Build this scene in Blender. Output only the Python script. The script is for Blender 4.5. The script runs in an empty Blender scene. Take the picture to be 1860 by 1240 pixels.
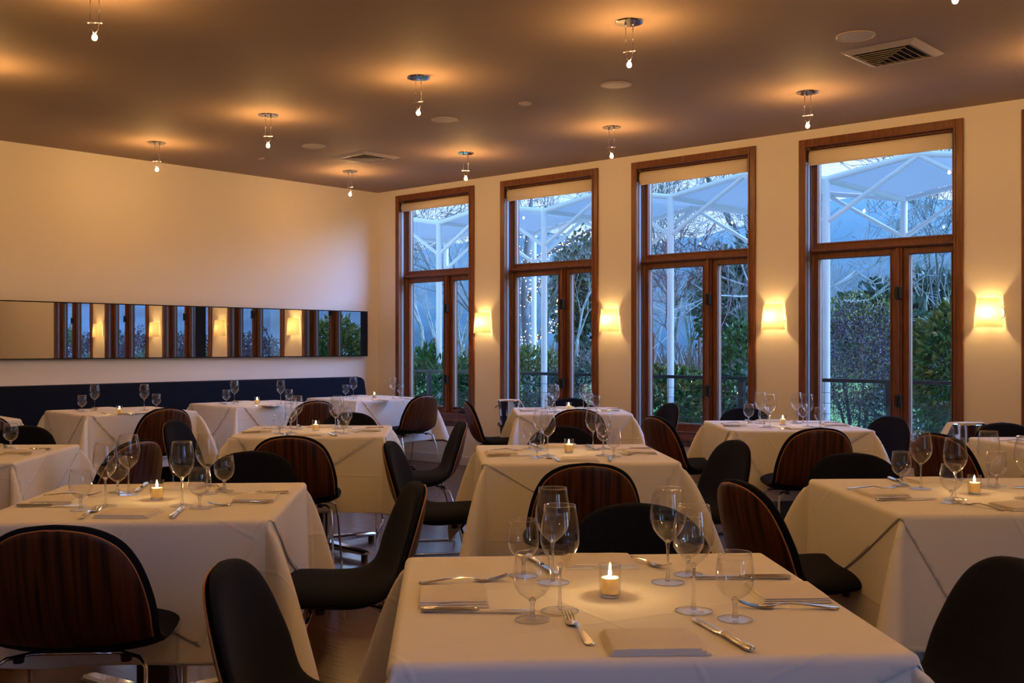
import bpy, bmesh, math, random
from mathutils import Vector, Matrix, noise
R_ = math.radians
random.seed(7)
scene = bpy.context.scene
COL = scene.collection

# ---------------------------------------------------------------- frame of reference
# room frame: x runs along the window wall, y points out through it, the far corner is the origin
F = 1939.0; HOR = 628.0; CAMZ = 1.30; TOP = 0.75; CEIL = 3.10
PHI = R_(42.08); CP, SP = math.cos(PHI), math.sin(PHI)
def room(X, Y):
    dx, dy = X + 1.58, Y - 12.57
    return (CP*dx - SP*dy, SP*dx + CP*dy)
def plane_pt(px, py, z=TOP):
    Y = F*(CAMZ - z)/(py - HOR)
    return ((px - 930)/F*Y, Y)

# ---------------------------------------------------------------- camera, world, exposure
cam_d = bpy.data.cameras.new('camera'); cam = bpy.data.objects.new('camera', cam_d); COL.objects.link(cam)
cx, cy = room(0, 0)
cam.location = (cx, cy, CAMZ); cam.rotation_euler = (R_(90), 0, PHI)
cam_d.sensor_width = 36; cam_d.lens = F/1860*36; cam_d.shift_y = (HOR - 620)/1860
cam_d.clip_start = 0.05; cam_d.clip_end = 1500
scene.camera = cam
vs = scene.view_settings
scene.display_settings.display_device = 'sRGB'
vs.view_transform = 'Standard'; vs.look = 'None'; vs.gamma = 1; vs.use_curve_mapping = False
vs.exposure = 0.0
cyc = scene.cycles
cyc.max_bounces = 10; cyc.diffuse_bounces = 4; cyc.glossy_bounces = 5; cyc.transmission_bounces = 8
cyc.transparent_max_bounces = 40; cyc.caustics_reflective = False; cyc.caustics_refractive = False
cyc.sample_clamp_indirect = 25; cyc.use_denoising = True
try: cyc.denoiser = 'OPENIMAGEDENOISE'
except Exception: pass

LAMP = (1.0, 0.52, 0.158)
K_PEND = 1780.0     # radiance of the halogen capsules
K_SCON = 480.0
K_FLAME = 700.0
SKY = 1.8

world = bpy.data.worlds.new('dusk_sky'); scene.world = world; world.use_nodes = True
nt = world.node_tree; nt.nodes.clear()
wo = nt.nodes.new('ShaderNodeOutputWorld'); bg = nt.nodes.new('ShaderNodeBackground')
tc = nt.nodes.new('ShaderNodeTexCoord'); sx = nt.nodes.new('ShaderNodeSeparateXYZ')
rmp = nt.nodes.new('ShaderNodeValToRGB')
nt.links.new(tc.outputs['Generated'], sx.inputs[0]); nt.links.new(sx.outputs[2], rmp.inputs[0])
e = rmp.color_ramp.elements
e[0].position = 0.0; e[0].color = (.42, .69, .93, 1)
e[1].position = 1.0; e[1].color = (.05, .26, .80, 1)
m1 = e.new(.12); m1.color = (.46, .73, .96, 1)
m2 = e.new(.45); m2.color = (.13, .44, .95, 1)
nz = nt.nodes.new('ShaderNodeTexNoise'); nz.inputs['Scale'].default_value = 3.0; nz.inputs['Detail'].default_value = 5
mx = nt.nodes.new('ShaderNodeMixRGB'); mx.blend_type = 'MIX'; mx.inputs[2].default_value = (.72, .86, 1.0, 1)
cr = nt.nodes.new('ShaderNodeMapRange'); cr.inputs[1].default_value = .45; cr.inputs[2].default_value = .75; cr.inputs[4].default_value = .55
nt.links.new(tc.outputs['Generated'], nz.inputs['Vector']); nt.links.new(nz.outputs[0], cr.inputs[0]); nt.links.new(cr.outputs[0], mx.inputs[0])
nt.links.new(rmp.outputs[0], mx.inputs[1]); nt.links.new(mx.outputs[0], bg.inputs[0])
bg.inputs[1].default_value = SKY
# afterglow: the brightest patch of dusk sky stands low on one side (never a direction the camera itself looks in)
GLOW_AZ, GLOW_EL, K_GLOW = 40, 14, 25.0
gd = (math.cos(R_(GLOW_AZ))*math.cos(R_(GLOW_EL)), math.sin(R_(GLOW_AZ))*math.cos(R_(GLOW_EL)), math.sin(R_(GLOW_EL)))
dt = nt.nodes.new('ShaderNodeVectorMath'); dt.operation = 'DOT_PRODUCT'; dt.inputs[1].default_value = gd
nt.links.new(tc.outputs['Generated'], dt.inputs[0])
pw = nt.nodes.new('ShaderNodeMapRange'); pw.interpolation_type = 'SMOOTHERSTEP'; pw.inputs[1].default_value = .55; pw.inputs[2].default_value = 1.0; pw.inputs[3].default_value = 0; pw.inputs[4].default_value = K_GLOW
nt.links.new(dt.outputs['Value'], pw.inputs[0])
bg2 = nt.nodes.new('ShaderNodeBackground'); bg2.inputs[0].default_value = (.22, .42, 1.0, 1); nt.links.new(pw.outputs[0], bg2.inputs[1])
ads = nt.nodes.new('ShaderNodeAddShader'); nt.links.new(bg.outputs[0], ads.inputs[0]); nt.links.new(bg2.outputs[0], ads.inputs[1]); world_out = ads
nt.links.new(ads.outputs[0], wo.inputs[0])

# ---------------------------------------------------------------- materials
def new_mat(name):
    m = bpy.data.materials.new(name); m.use_nodes = True
    return m, m.node_tree, m.node_tree.nodes['Principled BSDF']
def simple(name, col, rough=.5, metal=0., spec=.5, noise_amt=0., noise_scale=20., bump=0., bump_scale=60., sheen=0.):
    m, t, b = new_mat(name)
    b.inputs['Base Color'].default_value = (*col, 1); b.inputs['Roughness'].default_value = rough
    b.inputs['Metallic'].default_value = metal; b.inputs['Specular IOR Level'].default_value = spec
    if sheen: b.inputs['Sheen Weight'].default_value = sheen
    if noise_amt:
        c = t.nodes.new('ShaderNodeTexCoord'); n = t.nodes.new('ShaderNodeTexNoise'); n.inputs['Scale'].default_value = noise_scale; n.inputs['Detail'].default_value = 4
        r = t.nodes.new('ShaderNodeValToRGB')
        r.color_ramp.elements[0].position = .3; r.color_ramp.elements[1].position = .7
        r.color_ramp.elements[0].color = (*[x*(1-noise_amt) for x in col], 1); r.color_ramp.elements[1].color = (*[min(1, x*(1+noise_amt)) for x in col], 1)
        t.links.new(c.outputs['Object'], n.inputs['Vector']); t.links.new(n.outputs[0], r.inputs[0]); t.links.new(r.outputs[0], b.inputs['Base Color'])
    if bump:
        c = t.nodes.new('ShaderNodeTexCoord'); n = t.nodes.new('ShaderNodeTexNoise'); n.inputs['Scale'].default_value = bump_scale; n.inputs['Detail'].default_value = 3
        bp = t.nodes.new('ShaderNodeBump'); bp.inputs['Strength'].default_value = bump; bp.inputs['Distance'].default_value = .01
        t.links.new(c.outputs['Object'], n.inputs['Vector']); t.links.new(n.outputs[0], bp.inputs['Height']); t.links.new(bp.outputs[0], b.inputs['Normal'])
    return m
def emit(name, col, k):
    m = bpy.data.materials.new(name); m.use_nodes = True; t = m.node_tree; t.nodes.clear()
    o = t.nodes.new('ShaderNodeOutputMaterial'); e = t.nodes.new('ShaderNodeEmission')
    e.inputs[0].default_value = (*col, 1); e.inputs[1].default_value = k; t.links.new(e.outputs[0], o.inputs[0])
    return m
def thin_glass(name, tint=(1, 1, 1), boost=1.0, rough=0.0, power=5):
    m = bpy.data.materials.new(name); m.use_nodes = True; t = m.node_tree; t.nodes.clear()
    o = t.nodes.new('ShaderNodeOutputMaterial'); tr = t.nodes.new('ShaderNodeBsdfTransparent'); gl = t.nodes.new('ShaderNodeBsdfGlossy')
    lw = t.nodes.new('ShaderNodeLayerWeight'); lw.inputs[0].default_value = .5; mix = t.nodes.new('ShaderNodeMixShader')
    fr = t.nodes.new('ShaderNodeMath'); fr.operation = 'POWER'; fr.inputs[1].default_value = power; t.links.new(lw.outputs['Facing'], fr.inputs[0])
    mu = t.nodes.new('ShaderNodeMath'); mu.operation = 'MULTIPLY_ADD'; mu.use_clamp = True; mu.inputs[1].default_value = .9; mu.inputs[2].default_value = .042*boost
    tr.inputs[0].default_value = (*tint, 1); gl.inputs['Roughness'].default_value = rough
    t.links.new(fr.outputs[0], mu.inputs[0]); t.links.new(mu.outputs[0], mix.inputs[0])
    t.links.new(tr.outputs[0], mix.inputs[1]); t.links.new(gl.outputs[0], mix.inputs[2]); t.links.new(mix.outputs[0], o.inputs[0])
    return m
def wood(name, dark, light, scale, rough, stretch=(1, 1, 1), coord='Object', spec=.5, dist=1.5):
    m, t, b = new_mat(name)
    c = t.nodes.new('ShaderNodeTexCoord'); mp = t.nodes.new('ShaderNodeMapping'); mp.inputs['Scale'].default_value = stretch
    n = t.nodes.new('ShaderNodeTexNoise'); n.inputs['Scale'].default_value = scale; n.inputs['Detail'].default_value = 6; n.inputs['Distortion'].default_value = dist
    r = t.nodes.new('ShaderNodeValToRGB'); r.color_ramp.elements[0].position = .35; r.color_ramp.elements[1].position = .65
    r.color_ramp.elements[0].color = (*dark, 1); r.color_ramp.elements[1].color = (*light, 1)
    t.links.new(c.outputs[coord], mp.inputs[0]); t.links.new(mp.outputs[0], n.inputs['Vector']); t.links.new(n.outputs[0], r.inputs[0])
    t.links.new(r.outputs[0], b.inputs['Base Color']); b.inputs['Roughness'].default_value = rough; b.inputs['Specular IOR Level'].default_value = spec
    return m
M = {}
M['wall'] = simple('painted_wall', (.80, .74, .66), .75, bump=.05, bump_scale=90)
M['white_trim'] = simple('white_painted_trim', (.72, .70, .68), .5)
M['ceiling'] = simple('taupe_ceiling_paint', (.34, .255, .21), .75, spec=.2, noise_amt=.03, noise_scale=.8)
M['frame_wood'] = wood('stained_window_wood', (.11, .033, .011), (.22, .070, .022), 9, .38, (5, 5, .35))
M['walnut'] = wood('walnut_veneer', (.020, .006, .0022), (.125, .036, .011), 9, .34, (6, .22, 1), 'UV', dist=.4)
M['ply_edge'] = simple('plywood_edge', (.40, .17, .06), .45)
M['fabric'] = simple('charcoal_wool', (.0078, .009, .017), .95, spec=.12, noise_amt=.5, noise_scale=260, sheen=.03)
M['navy'] = simple('navy_upholstery', (.006, .009, .020), .95, spec=.12, noise_amt=.4, noise_scale=120, sheen=.02)
M['chrome'] = simple('polished_chrome', (.80, .80, .82), .10, 1.0)
M['steel'] = simple('polished_cutlery_steel', (.78, .77, .76), .16, 1.0)
M['dark_metal'] = simple('dark_bronze_metal', (.03, .028, .027), .45, .6)
M['alum'] = simple('dull_metal_weatherstrip', (.32, .33, .33), .5, .5)
M['black'] = simple('black_rubber', (.01, .01, .01), .6)
M['mirror'] = simple('mirror_silver', (.90, .91, .92), 0.0, 1.0)
M['mirror_frame'] = simple('black_mirror_frame', (.006, .005, .006), .6, spec=.12)
M['pane'] = thin_glass('window_pane_glass', (.96, .98, .98), 1.3)
M['bowl'] = thin_glass('thin_blown_glass', (.975, .975, .975), 1.9, rough=.035, power=2.7)
M['rim_glass'] = thin_glass('glass_rim', (.95, .95, .95), 6, rough=.1, power=1.2)
M['foot_glass'] = thin_glass('glass_foot', (.985, .985, .985), 1.2, rough=.04, power=7)
M['holder'] = thin_glass('votive_glass', (.97, .97, .97), 1.5)
mg, tg, bgl = new_mat('solid_glass')
tr_ = tg.nodes.new('ShaderNodeBsdfTransparent'); mx_ = tg.nodes.new('ShaderNodeMixShader'); mx_.inputs[0].default_value = .38
tg.links.new(bgl.outputs[0], mx_.inputs[1]); tg.links.new(tr_.outputs[0], mx_.inputs[2]); tg.links.new(mx_.outputs[0], tg.nodes['Material Output'].inputs[0])
bgl.inputs['Transmission Weight'].default_value = 1; bgl.inputs['Roughness'].default_value = 0; bgl.inputs['IOR'].default_value = 1.48
M['solid_glass'] = mg
M['napkin'] = simple('folded_napkin_cotton', (.80, .75, .70), .9, bump=.15, bump_scale=400)
M['wax'] = simple('candle_wax', (.90, .80, .55), .5)
M['wax'].node_tree.nodes['Principled BSDF'].inputs['Subsurface Weight'].default_value = .0
tw_ = M['wax'].node_tree; tl_ = tw_.nodes.new('ShaderNodeBsdfTranslucent'); tl_.inputs[0].default_value = (1, .85, .5, 1); mw_ = tw_.nodes.new('ShaderNodeMixShader'); mw_.inputs[0].default_value = .45
tw_.links.new(tw_.nodes['Principled BSDF'].outputs[0], mw_.inputs[1]); tw_.links.new(tl_.outputs[0], mw_.inputs[2]); tw_.links.new(mw_.outputs[0], tw_.nodes['Material Output'].inputs[0])
M['flame'] = emit('candle_flame', (1.0, .62, .22), K_FLAME)
M['halogen'] = emit('halogen_filament', LAMP, K_PEND)
M['sconce_bulb'] = emit('sconce_bulb', (1.0, .60, .22), K_SCON)
M['vent'] = simple('painted_vent_metal', (.46, .40, .34), .5)
M['vent_dark'] = simple('vent_throat', (.02, .018, .016), .8)
M['disc'] = simple('speaker_grille_paint', (.50, .42, .36), .6)
M['blind'] = simple('cream_blind_fabric', (.80, .70, .56), .75)
M['canopy_metal'] = simple('white_powder_coated_steel', (.82, .82, .80), .4)
M['bark'] = simple('bare_tree_bark', (.10, .105, .11), .9, noise_amt=.4, noise_scale=6)
M['bark_pale'] = simple('pale_tree_bark', (.30, .31, .32), .9, noise_amt=.35, noise_scale=5)
M['bark_red'] = simple('reddish_twig_bark', (.20, .12, .13), .9, noise_amt=.35, noise_scale=5)
def leafmat(name, c1, c2, trans=.25):
    m, t, b = new_mat(name)
    g = t.nodes.new('ShaderNodeNewGeometry'); r = t.nodes.new('ShaderNodeValToRGB')
    r.color_ramp.elements[0].color = (*c1, 1); r.color_ramp.elements[1].color = (*c2, 1)
    t.links.new(g.outputs['Random Per Island'], r.inputs[0]); t.links.new(r.outputs[0], b.inputs['Base Color'])
    b.inputs['Roughness'].default_value = .35; b.inputs['Specular IOR Level'].default_value = .5
    return m
M['leaf'] = leafmat('glossy_green_leaves', (.015, .07, .02), (.06, .20, .035))
M['leaf_yellow'] = leafmat('yellow_green_leaves', (.06, .14, .02), (.28, .26, .06))
M['leaf_purple'] = leafmat('purple_brown_leaves', (.05, .035, .055), (.15, .10, .13))
M['leaf_dark'] = leafmat('dark_evergreen_leaves', (.03, .06, .05), (.10, .16, .12))
M['hill'] = simple('wooded_hillside', (.07, .12, .16), .95, spec=.1, noise_amt=.45, noise_scale=.09)  # blue of distant haze is mixed into this base colour, besides the haze volume
M['lawn'] = simple('lawn_grass', (.16, .30, .05), .9, noise_amt=.35, noise_scale=3)
M['soil'] = simple('vineyard_soil', (.16, .13, .12), .95, noise_amt=.35, noise_scale=1.5)
M['patio'] = simple('pale_patio_concrete', (.52, .52, .50), .7, noise_amt=.1, noise_scale=2)
M['post_red'] = simple('rusty_vineyard_stake', (.16, .06, .05), .8)
M['fairy'] = emit('fairy_light_bulb', (1.0, .80, .42), 20.0)
# canopy membrane
mm, tt, bb = new_mat('tensile_canopy_membrane')
bb.inputs['Base Color'].default_value = (.46, .45, .43, 1); bb.inputs['Roughness'].default_value = .6
tl = tt.nodes.new('ShaderNodeBsdfTranslucent'); tl.inputs[0].default_value = (.42, .41, .40, 1); ms = tt.nodes.new('ShaderNodeMixShader'); ms.inputs[0].default_value = .45
tt.links.new(bb.outputs[0], ms.inputs[1]); tt.links.new(tl.outputs[0], ms.inputs[2]); tt.links.new(ms.outputs[0], tt.nodes['Material Output'].inputs[0])
M['membrane'] = mm
# paper lampshade with fine horizontal strands
mm, tt, bb = new_mat('sconce_paper')
bb.inputs['Base Color'].default_value = (.82, .74, .50, 1); bb.inputs['Roughness'].default_value = .8
tl = tt.nodes.new('ShaderNodeBsdfTranslucent'); ms = tt.nodes.new('ShaderNodeMixShader'); ms.inputs[0].default_value = .28
c_ = tt.nodes.new('ShaderNodeTexCoord'); w_ = tt.nodes.new('ShaderNodeTexWave'); w_.bands_direction = 'Z'; w_.inputs['Scale'].default_value = 28; w_.inputs['Distortion'].default_value = 3
r_ = tt.nodes.new('ShaderNodeValToRGB'); r_.color_ramp.elements[0].color = (.62, .54, .34, 1); r_.color_ramp.elements[1].color = (.88, .80, .56, 1)
tt.links.new(c_.outputs['Object'], w_.inputs['Vector']); tt.links.new(w_.outputs[0], r_.inputs[0]); tt.links.new(r_.outputs[0], tl.inputs[0])
tt.links.new(bb.outputs[0], ms.inputs[1]); tt.links.new(tl.outputs[0], ms.inputs[2]); tt.links.new(ms.outputs[0], tt.nodes['Material Output'].inputs[0])
M['paper'] = mm
# tablecloth: pressed fold lines as bump in cloth coordinates, fine wrinkling
def clothmat(name, col):
    m, t, b = new_mat(name)
    b.inputs['Base Color'].default_value = (*col, 1); b.inputs['Roughness'].default_value = .85; b.inputs['Specular IOR Level'].default_value = .2
    uv = t.nodes.new('ShaderNodeUVMap'); sp = t.nodes.new('ShaderNodeSeparateXYZ'); t.links.new(uv.outputs[0], sp.inputs[0])
    def ridge(out, per, ph):
        a = t.nodes.new('ShaderNodeMath'); a.operation = 'MULTIPLY_ADD'; a.inputs[1].default_value = 1/per; a.inputs[2].default_value = ph
        f = t.nodes.new('ShaderNodeMath'); f.operation = 'PINGPONG'; f.inputs[1].default_value = .5
        g = t.nodes.new('ShaderNodeMapRange'); g.interpolation_type = 'SMOOTHSTEP'; g.inputs[1].default_value = 0; g.inputs[2].default_value = .012/per*.5+.01; g.inputs[3].default_value = 1; g.inputs[4].default_value = 0
        t.links.new(out, a.inputs[0]); t.links.new(a.outputs[0], f.inputs[0]); t.links.new(f.outputs[0], g.inputs[0]); return g.outputs[0]
    r1 = ridge(sp.outputs[0], .46, .0); r2 = ridge(sp.outputs[1], .36, .3)
    ad = t.nodes.new('ShaderNodeMath'); ad.operation = 'ADD'; t.links.new(r1, ad.inputs[0]); t.links.new(r2, ad.inputs[1])
    n = t.nodes.new('ShaderNodeTexNoise'); n.inputs['Scale'].default_value = 5; n.inputs['Detail'].default_value = 3; n.inputs['Distortion'].default_value = .6
    t.links.new(uv.outputs[0], n.inputs['Vector'])
    mu = t.nodes.new('ShaderNodeMath'); mu.operation = 'MULTIPLY_ADD'; mu.inputs[1].default_value = 2.2; t.links.new(n.outputs[0], mu.inputs[0]); t.links.new(ad.outputs[0], mu.inputs[2])
    bp = t.nodes.new('ShaderNodeBump'); bp.inputs['Strength'].default_value = .55; bp.inputs['Distance'].default_value = .0022
    t.links.new(mu.outputs[0], bp.inputs['Height']); t.links.new(bp.outputs[0], b.inputs['Normal'])
    return m
M['cloth'] = clothmat('white_table_linen', (.88, .855, .83))
# floor: narrow dark glossy boards
mm, tt, bb = new_mat('dark_wood_floor')
c_ = tt.nodes.new('ShaderNodeTexCoord'); mp = tt.nodes.new('ShaderNodeMapping'); mp.inputs['Rotation'].default_value = (0, 0, R_(40))
bk = tt.nodes.new('ShaderNodeTexBrick'); bk.inputs['Scale'].default_value = 1.0; bk.inputs['Brick Width'].default_value = 1.3; bk.inputs['Row Height'].default_value = .09
bk.inputs['Mortar Size'].default_value = .0015; bk.inputs['Color1'].default_value = (.120, .034, .014, 1); bk.inputs['Color2'].default_value = (.085, .025, .011, 1); bk.inputs['Mortar'].default_value = (.035, .012, .007, 1)
n_ = tt.nodes.new('ShaderNodeTexNoise'); n_.inputs['Scale'].default_value = 4; n_.inputs['Detail'].default_value = 6
mp2 = tt.nodes.new('ShaderNodeMapping'); mp2.inputs['Rotation'].default_value = (0, 0, R_(40)); mp2.inputs['Scale'].default_value = (1, 14, 1)
mul = tt.nodes.new('ShaderNodeMixRGB'); mul.blend_type = 'MULTIPLY'; mul.inputs[0].default_value = .6
rr_ = tt.nodes.new('ShaderNodeMapRange'); rr_.inputs[3].default_value = .12; rr_.inputs[4].default_value = .30
bp = tt.nodes.new('ShaderNodeBump'); bp.inputs['Strength'].default_value = .15; bp.inputs['Distance'].default_value = .004
tt.links.new(c_.outputs['Object'], mp.inputs[0]); tt.links.new(mp.outputs[0], bk.inputs['Vector']); tt.links.new(c_.outputs['Object'], mp2.inputs[0]); tt.links.new(mp2.outputs[0], n_.inputs['Vector'])
tt.links.new(bk.outputs[0], mul.inputs[1]); tt.links.new(n_.outputs[0], mul.inputs[2]); tt.links.new(mul.outputs[0], bb.inputs['Base Color'])
tt.links.new(n_.outputs[0], rr_.inputs[0]); tt.links.new(rr_.outputs[0], bb.inputs['Roughness']); tt.links.new(n_.outputs[0], bp.inputs['Height']); tt.links.new(bp.outputs[0], bb.inputs['Normal'])
M['floor'] = mm

# ---------------------------------------------------------------- mesh helpers
class MB:
    def __init__(s): s.v = []; s.f = []; s.uv = None
    def add(s, vs, fs):
        b = len(s.v); s.v += [tuple(x) for x in vs]; s.f += [tuple(b+i for i in f) for f in fs]; return s
    def box(s, x0, x1, y0, y1, z0, z1):
        vs = [(x0, y0, z0), (x1, y0, z0), (x1, y1, z0), (x0, y1, z0), (x0, y0, z1), (x1, y0, z1), (x1, y1, z1), (x0, y1, z1)]
        return s.add(vs, [(0, 3, 2, 1), (4, 5, 6, 7), (0, 1, 5, 4), (1, 2, 6, 5), (2, 3, 7, 6), (3, 0, 4, 7)])
    def tube(s, pts, r, n=8, closed=False, cap=True):
        pts = [Vector(p) for p in pts]; m = len(pts); rs = r if isinstance(r, (list, tuple)) else [r]*m
        vs = []; prev = None
        for i, p in enumerate(pts):
            a = pts[i-1] if (i > 0 or closed) else p; c = pts[(i+1) % m] if (i < m-1 or closed) else p
            d = (c - a)
            d = d.normalized() if d.length > 1e-9 else Vector((0, 0, 1))
            if prev is None:
                up = Vector((0, 0, 1)) if abs(d.z) < .9 else Vector((1, 0, 0)); x = d.cross(up).normalized()
            else:
                x = prev - d*prev.dot(d)
                x = x.normalized() if x.length > 1e-6 else d.orthogonal().normalized()
            prev = x; y = d.cross(x)
            for k in range(n):
                q = 2*math.pi*k/n; vs.append(p + (x*math.cos(q) + y*math.sin(q))*rs[i])
        fs = []
        for i in range(m if closed else m-1):
            j = (i+1) % m
            for k in range(n): k2 = (k+1) % n; fs.append((i*n+k, i*n+k2, j*n+k2, j*n+k))
        if cap and not closed: fs.append(tuple(range(n-1, -1, -1))); fs.append(tuple((m-1)*n+k for k in range(n)))
        return s.add(vs, fs)
    def lathe(s, prof, n=24, cx=0, cy=0, cz=0):
        vs = []; fs = []; rows = []
        for r, z in prof:
            if r < 1e-6: rows.append([len(vs)]); vs.append((cx, cy, cz+z))
            else:
                rows.append(list(range(len(vs), len(vs)+n)))
                vs += [(cx+r*math.cos(2*math.pi*k/n), cy+r*math.sin(2*math.pi*k/n), cz+z) for k in range(n)]
        for a, b in zip(rows, rows[1:]):
            for k in range(n):
                k2 = (k+1) % n
                if len(a) == 1 and len(b) == 1: continue
                if len(a) == 1: fs.append((a[0], b[k2], b[k]))
                elif len(b) == 1: fs.append((a[k], a[k2], b[0]))
                else: fs.append((a[k], a[k2], b[k2], b[k]))
        return s.add(vs, fs)
    def grid(s, rows):
        m, n = len(rows), len(rows[0]); vs = [p for r in rows for p in r]
        return s.add(vs, [(i*n+j, i*n+j+1, (i+1)*n+j+1, (i+1)*n+j) for i in range(m-1) for j in range(n-1)])
    def build(s, name, mat, parent=None, smooth=False, bevel=0., loc=None, rot=None):
        me = bpy.data.meshes.new(name); me.from_pydata(s.v, [], s.f); me.materials.append(mat)
        if s.uv:
            l = me.uv_layers.new(name='UVMap')
            for lp in me.loops: l.data[lp.index].uv = s.uv[lp.vertex_index]
        bm = bmesh.new(); bm.from_mesh(me)
        if not s.uv and len(bm.faces) < 60000: bmesh.ops.recalc_face_normals(bm, faces=bm.faces)
        bm.to_mesh(me); bm.free()
        if smooth:
            me.polygons.foreach_set('use_smooth', [True]*len(me.polygons))
            if smooth != 'all':
                try: me.set_sharp_from_angle(angle=R_(35))
                except Exception: pass
        o = bpy.data.objects.new(name, me); COL.objects.link(o)
        if parent: o.parent = parent
        if loc: o.location = loc
        if rot is not None: o.rotation_euler = (0, 0, rot) if isinstance(rot, (int, float)) else rot
        if bevel:
            b = o.modifiers.new('bevel', 'BEVEL'); b.width = bevel; b.segments = 2; b.limit_method = 'ANGLE'
        return o
def tag(o, label=None, cat=None, group=None, kind=None):
    if label:
        label = label.strip(); n = len(label.split())
        if n > 16 or n < 4: print('LABEL LEN', n, label)
        o['label'] = label
    if cat: o['category'] = cat
    if group: o['group'] = group
    if kind: o['kind'] = kind
    return o
def empty(name, loc=(0, 0, 0), rz=0, label=None, cat=None, group=None, kind=None):
    o = bpy.data.objects.new(name, None); COL.objects.link(o); o.empty_display_size = .1
    o.location = loc; o.rotation_euler = (0, 0, rz); return tag(o, label, cat, group, kind)
def copy_tree(o, loc=None, rz=None, label=None, parent=None):
    c = o.copy(); COL.objects.link(c); c.parent = parent
    if loc is not None: c.location = loc
    if rz is not None: c.rotation_euler = (0, 0, rz)
    if label: tag(c, label)
    for ch in KIDS[o.name] if o.name in KIDS else list(o.children): copy_tree(ch, parent=c)
    return c
KIDS = {}
def remember(o):
    KIDS[o.name] = list(o.children)
    for c in o.children: remember(c)
class Kind:
    """first placement moves the modelled thing itself, every later one copies it"""
    def __init__(s, root): s.root = root; s.used = False; remember(root)
    def put(s, loc, rz, label):
        if not s.used:
            s.used = True; s.root.location = loc; s.root.rotation_euler = (0, 0, rz); return tag(s.root, label)
        return copy_tree(s.root, loc, rz, label)
def struct(mb, name, mat, **k): return tag(mb.build(name, mat, **k), kind='structure')
def smooth(a, b, x):
    t = min(1, max(0, (x-a)/(b-a))); return t*t*(3-2*t)
def interp(tab, x):
    if x <= tab[0][0]: return tab[0][1]
    for (a, p), (b, q) in zip(tab, tab[1:]):
        if x <= b: return p + (q-p)*(x-a)/(b-a)
    return tab[-1][1]

# ---------------------------------------------------------------- room shell
RX, RY = 14.0, -13.0
struct(MB().box(-.2, RX+.2, RY-.2, .2, -.12, 0), 'floor', M['floor'])
struct(MB().box(-.2, RX+.2, RY-.2, .2, CEIL, CEIL+.12), 'ceiling', M['ceiling'])
struct(MB().box(-.2, 0, RY-.2, .2, 0, CEIL), 'wall_left', M['wall'])
struct(MB().box(-.2, RX+.2, RY-.2, RY, 0, CEIL), 'wall_rear', M['wall'])
def t_of(px):
    r = (px-930)/F; return (r*12.57+1.58)/(.742+.67*r)
WT = .2
WIN = [(t_of(720), t_of(862), 3.03, .49), (t_of(910), t_of(1087), 3.03, .48), (t_of(1148), t_of(1373), 3.03, .455), (t_of(1452), t_of(1750), 3.02, .42), (7.14, 8.50, 3.02, .42)]
wr = MB(); edges = [0.0]
for (a, b, zt, zb) in WIN:
    wr.box(edges[-1], a, 0, WT, 0, CEIL); wr.box(a, b, 0, WT, 0, zb); wr.box(a, b, 0, WT, zt, CEIL); edges.append(b)
wr.box(edges[-1], RX+.2, 0, WT, 0, CEIL)
struct(wr, 'wall_right', M['wall'])
BACKW = [(-9.0, -8.0), (-7.0, -6.4)]
wb = MB(); ys = sorted(BACKW); last = RY
for (a, b) in ys:
    wb.box(RX, RX+.2, last, a, 0, CEIL); wb.box(RX, RX+.2, a, b, 0, .45); wb.box(RX, RX+.2, a, b, 3.0, CEIL); last = b
wb.box(RX, RX+.2, last, 0, 0, CEIL)
struct(wb, 'wall_back', M['wall'])
bb_ = MB(); bb_.box(.0, RX, -.016, 0, 0, .10); struct(bb_, 'baseboard_right', M['white_trim'], bevel=.004)
struct(MB().box(0, .016, -.28, -.016, 0, .10), 'baseboard_left', M['white_trim'], bevel=.004)

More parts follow.
